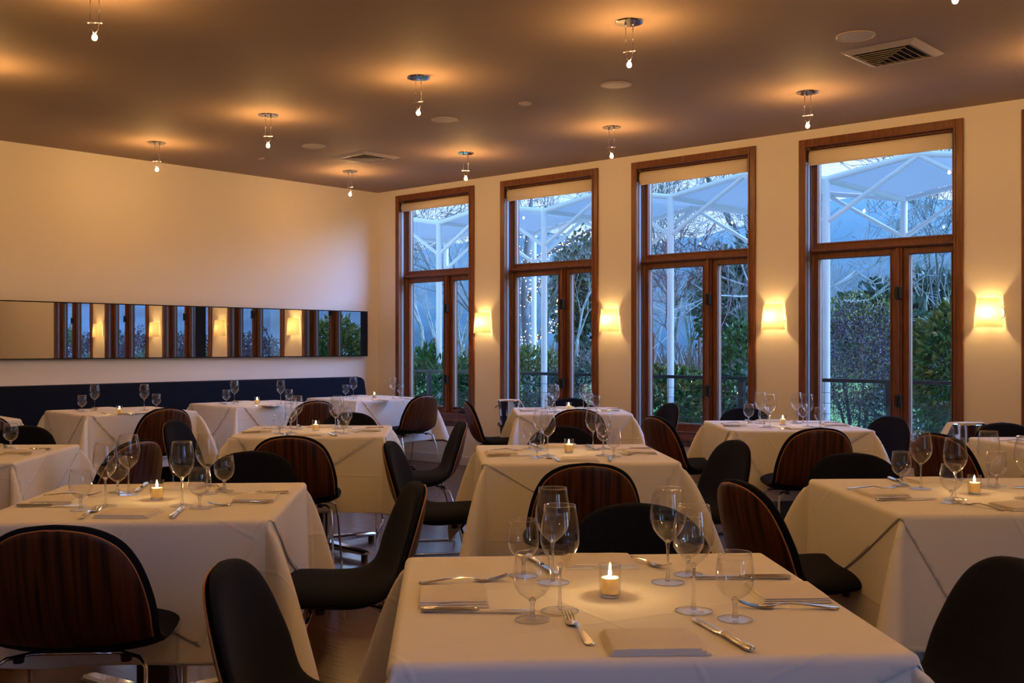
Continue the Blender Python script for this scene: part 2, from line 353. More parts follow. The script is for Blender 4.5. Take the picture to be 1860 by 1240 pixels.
# ---------------------------------------------------------------- windows
def frame_ring(mb, x0, x1, y0, y1, z0, z1, w, wt=None, wb=None):
    wt = wt or w; wb = wb or w
    mb.box(x0, x0+w, y0, y1, z0, z1); mb.box(x1-w, x1, y0, y1, z0, z1)
    mb.box(x0+w, x1-w, y0, y1, z1-wt, z1); mb.box(x0+w, x1-w, y0, y1, z0, z0+wb)
def make_window(i, a, b, zt, zb):
    w = empty('window_%d' % i, (0, 0, 0), kind='structure')
    c = .075; REC = .125
    # face casing stands 18 mm proud of the plaster
    m = MB(); frame_ring(m, a, b, -.018, .01, zb, zt, c-.02); frame_ring(m, a+c-.022, b-c+.022, -.026, .01, zb+c-.022, zt-c+.022, .014)
    m.build('window_casing', M['frame_wood'], w, bevel=.003)
    x0, x1, z0, z1 = a+c-.012, b-c+.012, zb+c-.012, zt-c+.012
    m = MB(); frame_ring(m, x0-.03, x1+.03, .0, WT, z0-.03, z1+.03, .03)
    frame_ring(m, x0, x1, .062, .11, z0, z1, .012)
    m.build('window_jamb', M['frame_wood'], w, bevel=.003)
    m = MB(); m.box(x0, x0+.006, .02, .05, z0, z1); m.box(x0+.012, x0+.017, .088, .104, z0, z1); m.box(x1-.006, x1, .02, .05, z0, z1)
    m.build('weatherstrip', M['alum'], w)
    TR0, TR1 = 2.078, 2.112
    def pane_set(px0, px1, pz0, pz1, sw, nm):
        s = MB(); frame_ring(s, px0, px1, REC-.03, REC+.035, pz0, pz1, sw, sw, sw*1.1); frame_ring(s, px0+sw-.012, px1-sw+.012, REC-.038, REC-.03, pz0+sw-.012, pz1-sw+.012, .010)
        so = s.build(nm, M['frame_wood'], w, bevel=.003)
        MB().add([(px0+sw-.004, REC, pz0+sw-.004), (px1-sw+.004, REC, pz0+sw-.004), (px1-sw+.004, REC, pz1-sw+.004), (px0+sw-.004, REC, pz1-sw+.004)], [(0, 1, 2, 3)]).build('pane', M['pane'], so)
        g = MB(); frame_ring(g, px0+sw-.004, px1-sw+.004, REC-.008, REC+.008, pz0+sw-.004, pz1-sw+.004, .007); g.build('gasket', M['alum'], so)
    x0 += .012; x1 -= .012
    pane_set(x0, x1, TR1, z1-.012, .045, 'fixed_sash')
    t = MB(); t.box(x0, x1, REC-.065, WT, TR0, TR1); t.box(x0, x1, REC-.085, WT, TR0+.008, TR0+.026)
    t.build('transom', M['frame_wood'], w, bevel=.004)
    xm = x0+(x1-x0)*.62
    t = MB(); t.box(xm-.027, xm+.027, REC-.055, WT, z0, TR0); t.box(xm-.010, xm+.010, REC-.075, WT, z0, TR0)
    t.build('mullion', M['frame_wood'], w, bevel=.003)
    pane_set(x0, xm-.027, z0+.012, TR0, .052, 'casement_sash'); pane_set(xm+.027, x1, z0+.012, TR0, .052, 'casement_sash')
    for hz in (z0+.38, 1.72):
        h = MB(); h.box(xm-.022, xm+.03, REC-.088, REC-.055, hz-.045, hz+.045); h.tube([(xm+.0, REC-.094, hz-.055), (xm+.0, REC-.094, hz+.055)], .008)
        h.build('hinge', M['dark_metal'], w, bevel=.002)
    h = MB(); h.box(x1-.22, x1-.10, .05, .085, z0+.012, z0+.035); h.tube([(x1-.12, .045, z0+.035), (x1-.16, .02, z0+.075), (x1-.26, .01, z0+.06)], [.008, .007, .011])
    h.build('crank_handle', M['dark_metal'], w)
    m = MB(); m.box(a-.01, b+.01, -.045, .05, zb-.02, zb+.016); m.box(a, b, -.018, .0, zb-.07, zb-.02)
    m.build('window_sill', M['frame_wood'], w, bevel=.004)
    # roller blind: hangs in the head of the recess, a thing of its own
    ordw = ['first', 'second', 'third', 'fourth', 'fifth'][i-1]
    r = empty('roller_blind', ((a+b)/2, .03, zt-c-.02), 0, 'cream roller blind rolled up at the head of the %s tall window' % ordw, 'window blind', 'roller blinds above the tall windows')
    hw = (b-a)/2-c+.003; hgt = .115 if i != 1 else .085
    f = MB(); prof = [(.012, -.005), (-.022, .0), (-.030, -.02), (-.034, -.05), (-.028, -hgt+.01), (-.020, -hgt-.006), (-.010, -hgt)]
    f.grid([[(-hw+.01, y, z) for (y, z) in prof], [(hw-.01, y, z) for (y, z) in prof]])
    fo = f.build('blind_fabric', M['blind'], r, smooth=True); so = fo.modifiers.new('s', 'SOLIDIFY'); so.thickness = .003
    MB().tube([(-hw+.012, -.004, -.045), (hw-.012, -.004, -.045)], .024, 14).build('roller_tube', M['blind'], r, smooth=True)
    for s in (-1, 1):
        MB().box(s*hw-.005, s*hw+.005, -.036, .02, -.09, .005).build('bracket', M['dark_metal'], r, bevel=.002)
    MB().tube([(-hw+.02, -.022, -hgt-.002), (hw-.02, -.022, -hgt-.002)], .006).build('hem_bar', M['blind'], r, smooth=True)
for i, (a, b, zt, zb) in enumerate(WIN): make_window(i+1, a, b, zt, zb)

# ---------------------------------------------------------------- chairs (local: sitter faces +y)
SIDE = [(-.264, .815), (-.264, .806), (-.262, .785), (-.257, .75), (-.249, .70), (-.237, .64), (-.221, .58), (-.197, .525), (-.160, .478), (-.108, .450), (-.04, .438), (.04, .438), (.12, .444), (.20, .448), (.25, .444), (.278, .432), (.285, .424)]
WID = [0, .082, .137, .180, .210, .230, .242, .249, .249, .249, .251, .250, .246, .222, .168, .090, 0]
def spline(tab, n):
    out = []
    for i in range(len(tab)-1):
        p0 = tab[max(0, i-1)]; p1 = tab[i]; p2 = tab[i+1]; p3 = tab[min(len(tab)-1, i+2)]
        for k in range(n):
            t = k/n
            out.append(tuple(.5*((2*b)+(-a+c)*t+(2*a-5*b+4*c-d)*t*t+(-a+3*b-3*c+d)*t**3) for a, b, c, d in zip(p0, p1, p2, p3)))
    out.append(tuple(tab[-1])); return out
CH = spline([(y, z, w) for (y, z), w in zip(SIDE, WID)], 3)
NCH = len(CH)
def chair_surface(off_f, wscale=1.0, i0=0, i1=None, nu=18):
    """rows along the side curve; off_f(u, v) = offset along the surface normal"""
    rows = []; i1 = NCH if i1 is None else i1
    for i in range(i0, i1):
        y, z, w = CH[i]; w = max(w, .0)*wscale
        ya, za, _ = CH[max(0, i-1)]; yb, zb_, _ = CH[min(NCH-1, i+1)]
        ty, tz = yb-ya, zb_-za; L = math.hypot(ty, tz) or 1
        ny, nz_ = -tz/L, ty/L           # towards the sitter
        v = i/(NCH-1)
        back = 1-smooth(.35, .62, v)
        row = []
        for k in range(nu+1):
            u = -math.cos(math.pi*k/nu)
            x = u*w; cup = (x/.25)**2*(.062*back + .012*(1-back))
            o = cup + off_f(u, v)
            row.append((x, y+ny*o, z+nz_*o))
        rows.append(row)
    return rows
def rim(u, v):
    e1 = max(0, 1-abs(u)**2.6)**.5
    e2 = min(1, (v/.09))**.5*min(1, ((1-v)/.10))**.5
    return e1*max(0, e2)
CUT = int(NCH*.49)
def make_chair():
    root = empty('dining_chair', (0, 0, 0), 0, None, 'chair', 'shell dining chairs around the tables')
    front = lambda u, v: rim(u, v)*(.030+.018*smooth(.4, .7, v))
    back = lambda u, v: -rim(u, v)*(.007+.030*smooth(.46, .66, v))
    for nm, i0, i1 in (('backrest', 0, CUT+1), ('seat', CUT, NCH)):
        m = MB(); m.grid(chair_surface(front, 1, i0, i1)); m.grid([r[::-1] for r in chair_surface(back, 1, i0, i1)])
        m.build(nm, M['fabric'], root, smooth='all')
    # walnut shell behind the pad
    VE = int(NCH*.545)
    m = MB(); rows = chair_surface(lambda u, v: -.0150-.006*rim(u, v), .935, 1, VE)
    rows = [[(x_, y_, z_-.013*smooth(.60, .815, z_)) for (x_, y_, z_) in rw] for rw in rows]
    m.grid(rows); m.uv = [(v[0]*1.0, v[2]*1.0) for v in m.v]
    sh = m.build('backrest_shell', M['walnut'], root, smooth='all')
    loop = [r[0] for r in rows[::-1]] + [rows[0][len(rows[0])//2]] + [r[-1] for r in rows]
    MB().tube(loop, .0028, 6).build('shell_edge', M['ply_edge'], sh, smooth='all')
    # chrome rods: one closed sled on each side
    for s in (-1, 1):
        p = [(.13*s, -.075, .412), (.185*s, -.11, .408), (.214*s, -.145, .388), (.222*s, -.175, .30), (.238*s, -.232, .04), (.240*s, -.232, .014), (.240*s, -.212, .007), (.240*s, .205, .007), (.240*s, .225, .014), (.238*s, .225, .04), (.222*s, .165, .30), (.210*s, .15, .378), (.19*s, .142, .392), (.13*s, .13, .394)]
        MB().tube(p, .0062, 8).build('sled_leg', M['chrome'], root, smooth='all')
        for y in (-.11, .10): MB().lathe([(0, 0), (.015, 0), (.017, .018), (0, .018)], 12, .15*s, y, .398).build('rubber_bumper', M['dark_metal'], root)
    for y, z in ((-.075, .412), (.13, .394)): MB().tube([(-.13, y, z), (.13, y, z)], .006, 8).build('crossbar', M['chrome'], root, smooth='all')
    return root
CHAIR = Kind(make_chair())
def put_chair(X, Y, yaw_deg, label, top_of_back=True):
    """X, Y = where the top of the backrest is in the camera's ground frame; yaw 0 faces away from the camera, +90 faces picture-left"""
    a = R_(yaw_deg); X += -math.sin(a)*.262; Y += math.cos(a)*.262
    x, y = room(X, Y); CHAIR.put((x, y, 0), PHI+a, label)

# ---------------------------------------------------------------- tables
def make_table_base():
    root = empty('dining_table', (0, 0, 0), 0, None, 'table', 'square pedestal tables under white cloths')
    MB().box(-.44, .44, -.44, .44, TOP-.034, TOP-.004).build('table_top', M['walnut'], root, bevel=.006)
    c = MB(); c.box(-.055, .055, -.055, .055, .06, TOP-.034); c.build('column', M['walnut'], root, bevel=.004)
    t = MB(); t.tube([(.085, 0, .05), (.085, 0, TOP-.034)], .02, 14); t.build('column_tube', M['chrome'], root, smooth=True)
    for k in range(4):
        a = R_(45+90*k); d = Vector((math.cos(a), math.sin(a), 0)); q = Vector((-d.y, d.x, 0))
        m = MB(); rows = []
        for t_, w_, z0, z1 in ((.0, .045, .03, .075), (.12, .042, .03, .072), (.47, .028, .028, .050), (.50, .024, .028, .044)):
            p = d*t_; rows.append([p-q*w_+Vector((0, 0, z0)), p-q*w_+Vector((0, 0, z1-.01)), p-q*w_*.7+Vector((0, 0, z1)), p+q*w_*.7+Vector((0, 0, z1)), p+q*w_+Vector((0, 0, z1-.01)), p+q*w_+Vector((0, 0, z0)), p-q*w_+Vector((0, 0, z0))])
        m.grid(rows); b = len(m.v); m.f.append(tuple(range(b-7, b-1)))
        f = m.build('base_foot', M['chrome'], root, smooth=True)
        MB().lathe([(0, 0), (.02, 0), (.02, .03), (0, .03)], 12, d.x*.475, d.y*.475, 0).build('glide', M['black'], f)
    return root
TBL = Kind(make_table_base())

def cloth_mesh(half, over_x, over_y, rot, size, lift, seed, step=.022, corners=None):
    """a square cloth of side `size` turned by `rot`, draped over a square table"""
    s = half+lift; rr = .012+lift
    rnd = random.Random(seed)
    L = size/2
    ext = L*(abs(math.cos(rot))+abs(math.sin(rot)))+.01
    # grid lines follow the table so that the edge stays crisp
    g = []; x = 0
    while x < s-.004: g.append(x); x += step*1.6
    g += [s-.001, s]
    g += [s+rr*1.57*k/4 for k in (1, 2, 3, 4)]
    x = s+rr*1.57+step
    while x < ext: g.append(x); x += step
    g.append(ext); line = sorted(set([-q for q in g]+g))
    bm = bmesh.new(); n = len(line)
    vv = [[bm.verts.new((a, b, 0)) for b in line] for a in line]
    for i in range(n-1):
        for j in range(n-1): bm.faces.new((vv[i][j], vv[i+1][j], vv[i+1][j+1], vv[i][j+1]))
    for k in range(4):
        a = rot+k*math.pi/2; nrm = (math.cos(a), math.sin(a), 0)
        ox = over_x*nrm[0]+over_y*nrm[1]
        geom = bm.verts[:]+bm.edges[:]+bm.faces[:]
        bmesh.ops.bisect_plane(bm, geom=geom, plane_co=(nrm[0]*(L+ox), nrm[1]*(L+ox), 0), plane_no=nrm, clear_outer=True)
    cr_, sr_ = math.cos(rot), math.sin(rot)
    uvl = bm.loops.layers.uv.new('UVMap')
    for f in bm.faces:
        for lp in f.loops:
            a, b, _ = lp.vert.co; lp[uvl].uv = (a*cr_+b*sr_+.13*seed, -a*sr_+b*cr_+.07*seed)
    ph = [[rnd.uniform(0, 6.28) for _ in range(3)] for _ in range(4)]
    hang = rr*1.5708
    def side(d, b, k):
        if d < hang: q = d/rr; return rr*math.sin(q), rr*(1-math.cos(q))
        dd = d-hang; wn = max(0, 1-(abs(b)/s)**5)
        wave = (.016*math.sin(7*b+ph[k][0])+.008*math.sin(15*b+ph[k][1]+3*dd))*smooth(0, .45, dd)*wn
        return rr+.035*dd+wave, rr+dd
    for v in bm.verts:
        a, b, _ = v.co; sa = 1 if a >= 0 else -1; sb = 1 if b >= 0 else -1; A, B = abs(a), abs(b)
        if A <= s and B <= s:
            v.co = (a, b, TOP+lift+.0012*noise.noise(Vector((a*6, b*6, seed*3.1)))*(1-(max(A, B)/s)**6))
        elif B <= s:
            o_, dn = side(A-s, b, 0 if sa > 0 else 1); v.co = (sa*(s+o_), b, TOP+lift-dn)
        elif A <= s:
            o_, dn = side(B-s, a, 2 if sb > 0 else 3); v.co = (a, sb*(s+o_), TOP+lift-dn)
        else:
            r = math.hypot(A-s, B-s); th = math.atan2(B-s, A-s)
            PH, LA, BE = corners[(sa > 0)*2+(sb > 0)]
            if r < hang: q = r/rr; o_, dn, re = rr*math.sin(q), rr*(1-math.cos(q)), 0
            else: re = r-hang; o_, dn = rr, rr
            s2 = math.sin(2*th)
            ph_ = (PH*.62+(.95*PH*.10/re*(1-math.exp(-re/.10)) if re > 1e-5 else 0))*(max(0, s2)**.7)*smooth(0, .03, re)
            lat = re*LA*math.sin(4*th)
            base = .035*re*(1-max(0, s2))
            X_ = o_*math.cos(th)+base*math.cos(th)+re*math.sin(ph_)*math.cos(BE)+lat*math.sin(BE)
            Y_ = o_*math.sin(th)+base*math.sin(th)+re*math.sin(ph_)*math.sin(BE)-lat*math.cos(BE)
            v.co = (sa*(s+X_), sb*(s+Y_), TOP+lift-dn-re*math.cos(ph_))
    me = bpy.data.meshes.new('linen'); bm.to_mesh(me); bm.free()
    me.polygons.foreach_set('use_smooth', [True]*len(me.polygons)); me.materials.append(M['cloth'])
    return me
def put_cloths(x, y, rz, seed, phrase, over_rot, fine=False):
    rnd = random.Random(seed*17+3)
    cs = [(rnd.uniform(.42, .62), rnd.uniform(.07, .13), R_(45+rnd.uniform(-14, 14))) for _ in range(4)]
    st = .016 if fine else .024
    for nm, size, rot, lift, lab, ox in (('tablecloth', 1.80, R_(rnd.uniform(-2, 2)), .002, 'white linen undercloth hanging low around %s', 0), ('table_overlay', 1.25, R_(over_rot), .0045, 'white square overlay cloth turned askew on %s', rnd.uniform(-.02, .02))):
        o = bpy.data.objects.new(nm, cloth_mesh(.45, ox, ox, rot, size, lift, seed, st, cs)); COL.objects.link(o)
        o.location = (x, y, 0); o.rotation_euler = (0, 0, rz)
        so = o.modifiers.new('thickness', 'SOLIDIFY'); so.thickness = .0012; so.offset = 1
        tag(o, lab % phrase, 'tablecloth', 'white undercloths' if nm == 'tablecloth' else 'white overlay cloths')

# ---------------------------------------------------------------- tableware
def make_wine_glass():
    r = empty('wine_glass', (0, 0, 0), 0, None, 'wine glass', 'tall wine glasses on the tables')
    MB().lathe([(.0, .092), (.0065, .094), (.012, .099), (.022, .108), (.033, .122), (.0395, .138), (.041, .150), (.0405, .165), (.038, .185), (.0345, .205), (.0325, .2178), (.0320, .218), (.0314, .2179)], 36).build('bowl', M['bowl'], r, smooth='all')
    MB().tube([(.0320*math.cos(R_(10*k)), .0320*math.sin(R_(10*k)), .218) for k in range(36)], .0006, 5, closed=True).build('rim', M['rim_glass'], r, smooth='all')
    MB().lathe([(0, .002), (.006, .004), (.0045, .012), (.0032, .030), (.0030, .065), (.0038, .085), (.0068, .095), (.004, .099), (0, .101)], 16).build('stem', M['solid_glass'], r, smooth='all')
    MB().lathe([(0, 0), (.0375, 0), (.0385, .0012), (.037, .0022), (.018, .0045), (.007, .0085), (0, .009)], 32).build('foot', M['foot_glass'], r, smooth=True)
    MB().tube([(.0378*math.cos(R_(12*k)), .0378*math.sin(R_(12*k)), .0013) for k in range(30)], .0009, 6, closed=True).build('foot_edge', M['rim_glass'], r, smooth='all')
    return r
def make_water_glass():
    r = empty('water_glass', (0, 0, 0), 0, None, 'water glass', 'short stemmed water glasses on the tables')
    MB().lathe([(0, .039), (.006, .040), (.014, .044), (.026, .053), (.035, .067), (.038, .082), (.0375, .098), (.035, .116), (.0325, .1338), (.0320, .134), (.0314, .1339)], 36).build('bowl', M['bowl'], r, smooth='all')
    MB().tube([(.0320*math.cos(R_(10*k)), .0320*math.sin(R_(10*k)), .134) for k in range(36)], .0006, 5, closed=True).build('rim', M['rim_glass'], r, smooth='all')
    MB().lathe([(0, .002), (.007, .004), (.005, .011), (.0042, .020), (.0050, .033), (.008, .041), (.004, .045), (0, .047)], 16).build('stem', M['solid_glass'], r, smooth='all')
    MB().lathe([(0, 0), (.034, 0), (.035, .0012), (.033, .0022), (.016, .0048), (.007, .009), (0, .0095)], 32).build('foot', M['foot_glass'], r, smooth=True)
    MB().tube([(.0343*math.cos(R_(12*k)), .0343*math.sin(R_(12*k)), .0013) for k in range(30)], .0009, 6, closed=True).build('foot_edge', M['rim_glass'], r, smooth='all')
    return r
def strip(m, stations, thick):
    """solid bar from stations (y, halfwidth, z, xcentre)"""
    rows = []
    for y, w, z, xc in stations: rows.append([(xc-w, y, z), (xc-w*.6, y, z+thick), (xc+w*.6, y, z+thick), (xc+w, y, z), (xc+w*.6, y, z-thick*.3), (xc-w*.6, y, z-thick*.3), (xc-w, y, z)])
    m.grid(rows); b = len(m.v); n = len(rows)*7
    m.f.append(tuple(range(b-7, b-1))); m.f.append(tuple(range(b-n+5, b-n-1, -1)))
def make_fork():
    r = empty('fork', (0, 0, 0), 0, None, 'fork', 'dinner forks on the tables')
    m = MB(); strip(m, [(-.103, .003, .0025, 0), (-.098, .0085, .0025, 0), (-.088, .0100, .003, 0), (-.07, .0082, .0045, 0), (-.04, .0052, .008, 0), (0, .0036, .0105, 0), (.02, .0036, .008, 0), (.030, .006, .005, 0), (.038, .0105, .0028, 0), (.05, .0128, .0022, 0), (.060, .0128, .0030, 0)], .0028)
    m.build('handle', M['steel'], r, smooth=True)
    h = MB()
    for k in range(4):
        xc = -.0098+.00655*k; strip(h, [(.058, .0024, .0030, xc), (.075, .0021, .0055, xc), (.095, .0016, .011, xc), (.103, .0007, .0145, xc)], .002)
    h.build('tines', M['steel'], r, smooth=True)
    return r
def make_knife():
    r = empty('table_knife', (0, 0, 0), 0, None, 'knife', 'dinner knives on the tables')
    m = MB(); rows = []
    for y, w, t in ((-.118, .002, .002), (-.116, .007, .0045), (-.108, .0095, .0058), (-.07, .0085, .0055), (-.02, .0068, .0048), (-.012, .0082, .0056), (-.008, .0082, .0056), (-.002, .0055, .0035), (.002, .006, .002)):
        rows.append([(w*math.cos(q*math.pi/6), y, .0062+t*math.sin(q*math.pi/6)) for q in range(13)])
    m.grid(rows); m.f.append(tuple(range(0, 12))); m.build('handle', M['steel'], r, smooth=True)
    b = MB(); rows = []
    for y, xl, xr in ((-.002, -.0055, .0055), (.006, -.0085, .0062), (.02, -.0095, .0060), (.07, -.0105, .0058), (.095, -.0112, .0050), (.108, -.0095, .0030), (.116, -.006, .0005), (.118, -.003, -.002)):
        rows.append([(xl, y, .0045), (xl*.4+xr*.6, y, .0062), (xr, y, .0062), (xr, y, .0048), (xl*.4+xr*.6, y, .0040), (xl, y, .0045)])
    b.grid(rows); b.build('blade', M['steel'], r, smooth=True)
    return r
def make_napkin():
    """a folded cotton napkin: three leaves with a rolled fold on one side"""
    m = MB(); th = .0034
    for k in range(3):
        z0 = .0005+k*th*1.05; ox = .004*k; L, W = .088-.004*k, .074-.002*k
        rows = []
        for j in range(9):
            y = -W+2*W*j/8; wz = .0009*math.sin(j*1.3+k)
            prof = [(-L-.004, z0+th/2), (-L, z0+th*.95), (-L*.5, z0+th+wz), (0, z0+th+wz*.5), (L*.5, z0+th+wz), (L-ox, z0+th*.9+wz), (L+.002-ox, z0+th/2), (L-ox, z0), (0, z0), (-L, z0), (-L-.004, z0+th/2)]
            rows.append([(x, y, z) for x, z in prof])
        m.grid(rows); b = len(m.v); n = len(rows)*11
        m.f.append(tuple(range(b-11, b-1))); m.f.append(tuple(range(b-n+9, b-n-1, -1)))
    return tag(m.build('napkin', M['napkin'], None, smooth=True), None, 'napkin', 'folded white napkins on the tables')
def make_votive():
    r = empty('votive_candle', (0, 0, 0), 0, None, 'candle', 'votive candles on the tables')
    MB().lathe([(.0200, .006), (.0215, .012), (.0222, .068), (.0232, .070), (.0245, .069), (.0240, .03), (.0235, .003), (.0215, .0008), (0, .0008)], 28).build('glass_holder', M['holder'], r, smooth=True)
    MB().lathe([(0, .0005), (.0205, .0008), (.0205, .0055), (0, .006)], 24).build('glass_bottom', M['solid_glass'], r, smooth=True)
    w = MB().lathe([(0, .0072), (.0190, .0074), (.0192, .040), (.0180, .0415), (.014, .0395), (0, .039)], 24).build('wax', M['wax'], r, smooth=True)
    MB().tube([(0, 0, .0385), (.0004, 0, .046)], .0006, 5).build('wick', M['black'], w)
    MB().lathe([(0, .0445), (.0022, .0465), (.0033, .050), (.0029, .055), (.0014, .0615), (0, .066)], 12).build('flame', M['flame'], r, smooth='all')
    return r
WINE, WATER, FORK, KNIFE, NAP, VOT = Kind(make_wine_glass()), Kind(make_water_glass()), Kind(make_fork()), Kind(make_knife()), Kind(make_napkin()), Kind(make_votive())
ZT = TOP+.0062
def in_view(X, Y, m=60):
    if Y < .5: return False
    px = 930+X/Y*F; return -m < px < 1860+m and HOR+F*(CAMZ-ZT)/Y < 1240+m

class Table:
    def __init__(s, X, Y, rot, phrase, seed, over_rot, fine=False, jig=.012):
        s.X, s.Y, s.rot, s.phrase, s.seed, s.jig = X, Y, R_(rot), phrase, seed, jig
        x, y = room(X, Y); s.rz = PHI+s.rot
        TBL.put((x, y, 0), s.rz, 'square pedestal table hidden under white cloths, %s' % phrase)
        put_cloths(x, y, s.rz, seed, phrase, over_rot, fine)
        s.rnd = random.Random(seed*31+1)
    def at(s, dx, dy):
        c, n = math.cos(s.rot), math.sin(s.rot)
        return s.X+c*dx-n*dy, s.Y+n*dx+c*dy
    def put(s, kind, dx, dy, ang, label, jig=True, z=ZT):
        if jig: dx += s.rnd.uniform(-1, 1)*s.jig; dy += s.rnd.uniform(-1, 1)*s.jig; ang += s.rnd.uniform(-6, 6)
        X, Y = s.at(dx, dy)
        if not in_view(X, Y): return
        x, y = room(X, Y); kind.put((x, y, z), s.rz+R_(ang), label)
    def settings(s, glass=True, sides=('front', 'left', 'back', 'right')):
        p = s.phrase
        for nm, dx, dy in (('front left', -1, -1), ('front right', 1, -1), ('back left', -1, 1), ('back right', 1, 1)):
            s.put(WINE, dx*.132, dy*.140, 0, 'tall wine glass, %s one of four on %s' % (nm, p))
            s.put(WATER, dx*.190, dy*.212, 0, 'short water glass, %s one of four on %s' % (nm, p))
        s.put(VOT, 0, .008, 0, 'lit votive candle in a small glass at centre of %s' % p)
        for nm in sides:
            k = {'front': 0, 'right': 90, 'back': 180, 'left': 270}[nm]; a = R_(k)
            rot = lambda u, v: (u*math.cos(a)-v*math.sin(a), u*math.sin(a)+v*math.cos(a))
            for kind, u, v, an, lab in ((NAP, .005, -.345, k, 'folded white napkin at the %s setting on %s'), (FORK, -.135, -.320, k+4, 'steel fork at the %s setting on %s'), (KNIFE, .145, -.325, k+2, 'steel knife at the %s setting on %s')):
                if kind is not NAP: an += s.rnd.choice((0, 12, -8, 20))
                q = rot(u, v); s.put(kind, q[0], q[1], an, lab % (nm, p))
PH = {1: 'the frontmost table', 2: 'the big table at bottom left', 6: 'the big table at right edge', 5: 'the middle table behind the frontmost', 3: 'the middle table left of centre',
      11: 'the cropped table at left edge', 8: 'the far table before second window', 7: 'the far table before third window', 9: 'the cropped table beyond right edge one',
      'a': 'the second banquette table from left', 'b': 'the third banquette table from left', 'c': 'the banquette table in far corner', 'd': 'the leftmost banquette table'}
T1 = Table(.225, 2.325, 3.7, PH[1], 1, 24, True, .004)
T2 = Table(-1.255, 3.77, 4.2, PH[2], 2, 62, True)
T6 = Table(1.70, 3.93, 2.5, PH[6], 6, 30, True)
T5 = Table(.30, 5.43, 3.8, PH[5], 5, 60, True)
T3 = Table(-1.26, 6.83, 4.0, PH[3], 3, 34)
T11 = Table(-2.83, 5.42, 4.0, PH[11], 11, 25)
T8 = Table(.49, 9.0, 2.0, PH[8], 8, 60)
T7 = Table(1.87, 7.33, .5, PH[7], 7, 30)
T9 = Table(3.21, 5.93, 2.0, PH[9], 9, 28)
for T in (T2, T6, T5, T3, T11, T8, T7, T9): T.settings()
# the frontmost setting follows the photograph piece by piece
def on1(kind, px, py, ang, label):
    X, Y = plane_pt(px, py, ZT); x, y = room(X, Y); kind.put((x, y, ZT), PHI+R_(ang), label)
p = PH[1]
for px, py, nm in ((1017, 1110, 'front left'), (1004, 1058, 'back left'), (1213, 1058, 'back right'), (1260, 1110, 'front right')): on1(WINE, px, py, 0, 'tall wine glass, %s one of four on %s' % (nm, p))
for px, py, nm in ((967, 1126, 'front left'), (951, 1046, 'back left'), (1250, 1044, 'back right'), (1335, 1125, 'front right')): on1(WATER, px, py, 0, 'short water glass, %s one of four on %s' % (nm, p))
on1(VOT, 1108, 1083, 0, 'lit votive candle in a small glass at centre of %s' % p)
for px, py, a, nm in ((823, 1086, 274, 'left'), (1188, 1170, 2, 'front'), (1427, 1078, 92, 'right'), (1088, 1022, 182, 'back')): on1(NAP, px, py, a, 'folded white napkin at the %s setting on %s' % (nm, p))
for px, py, a, nm in ((842, 1057, 280, 'left'), (1050, 1146, 10, 'front'), (1432, 1105, 86, 'right'), (1166, 1022, 212, 'back')): on1(FORK, px, py, a, 'steel fork at the %s setting on %s' % (nm, p))
for px, py, a, nm in ((868, 1112, 268, 'left'), (1311, 1154, 16, 'front'), (1345, 1051, 90, 'right'), (984, 1028, 196, 'back')): on1(KNIFE, px, py, a, 'steel knife at the %s setting on %s' % (nm, p))

# banquette tables: aligned with the mirror wall (rot -42 in the camera's ground frame puts them square to the room)
def wall_table(X, Y, key, seed):
    T = Table(X, Y, -47.9+90-.0, PH[key], seed, 40); return T
Ta = wall_table(-3.29, 8.98, 'a', 21); Tb = wall_table(-2.41, 10.10, 'b', 22); Tc = wall_table(-1.50, 11.17, 'c', 23); Td = wall_table(-4.31, 7.99, 'd', 24)
def on_t(kind, px, py, label, ang=0):
    X, Y = plane_pt(px, py, ZT); x, y = room(X, Y); kind.put((x, y, ZT), PHI+R_(ang), label)
for key, W_, A_, N_, K_, Fk in (('a', ((172, 746), (262, 745)), ((149, 747), (284, 744)), ((190, 742), (246, 750)), (217, 752), ((200, 753), (140, 745), (232, 752))),
                              ('b', ((426, 733.5), (510, 733)), ((411, 734), (525, 733)), ((442, 730), (495, 737)), (467, 734), ((475, 738), (405, 733), (488, 738))),
                              ('c', ((642, 724), (714, 724)), ((628, 722), (728, 721)), ((655, 719.5), (705, 727)), (680, 723.5), ((690, 728), (632, 720), (735, 725)))):
    p = PH[key]
    on_t(WINE, *W_[0], 'tall wine glass, left one of two on %s' % p); on_t(WINE, *W_[1], 'tall wine glass, right one of two on %s' % p)
    on_t(WATER, *A_[0], 'short water glass, left one of two on %s' % p); on_t(WATER, *A_[1], 'short water glass, right one of two on %s' % p)
    on_t(NAP, *N_[0], 'folded white napkin on the wall side of %s' % p, 42); on_t(NAP, *N_[1], 'folded white napkin on the chair side of %s' % p, 48)
    on_t(VOT, *K_, 'lit votive candle in a small glass on %s' % p)
    on_t(FORK, *Fk[0], 'steel fork on the chair side of %s' % p, 60); on_t(KNIFE, *Fk[1], 'steel knife on the wall side of %s' % p, 30); on_t(KNIFE, *Fk[2], 'steel knife on the chair side of %s' % p, 40)

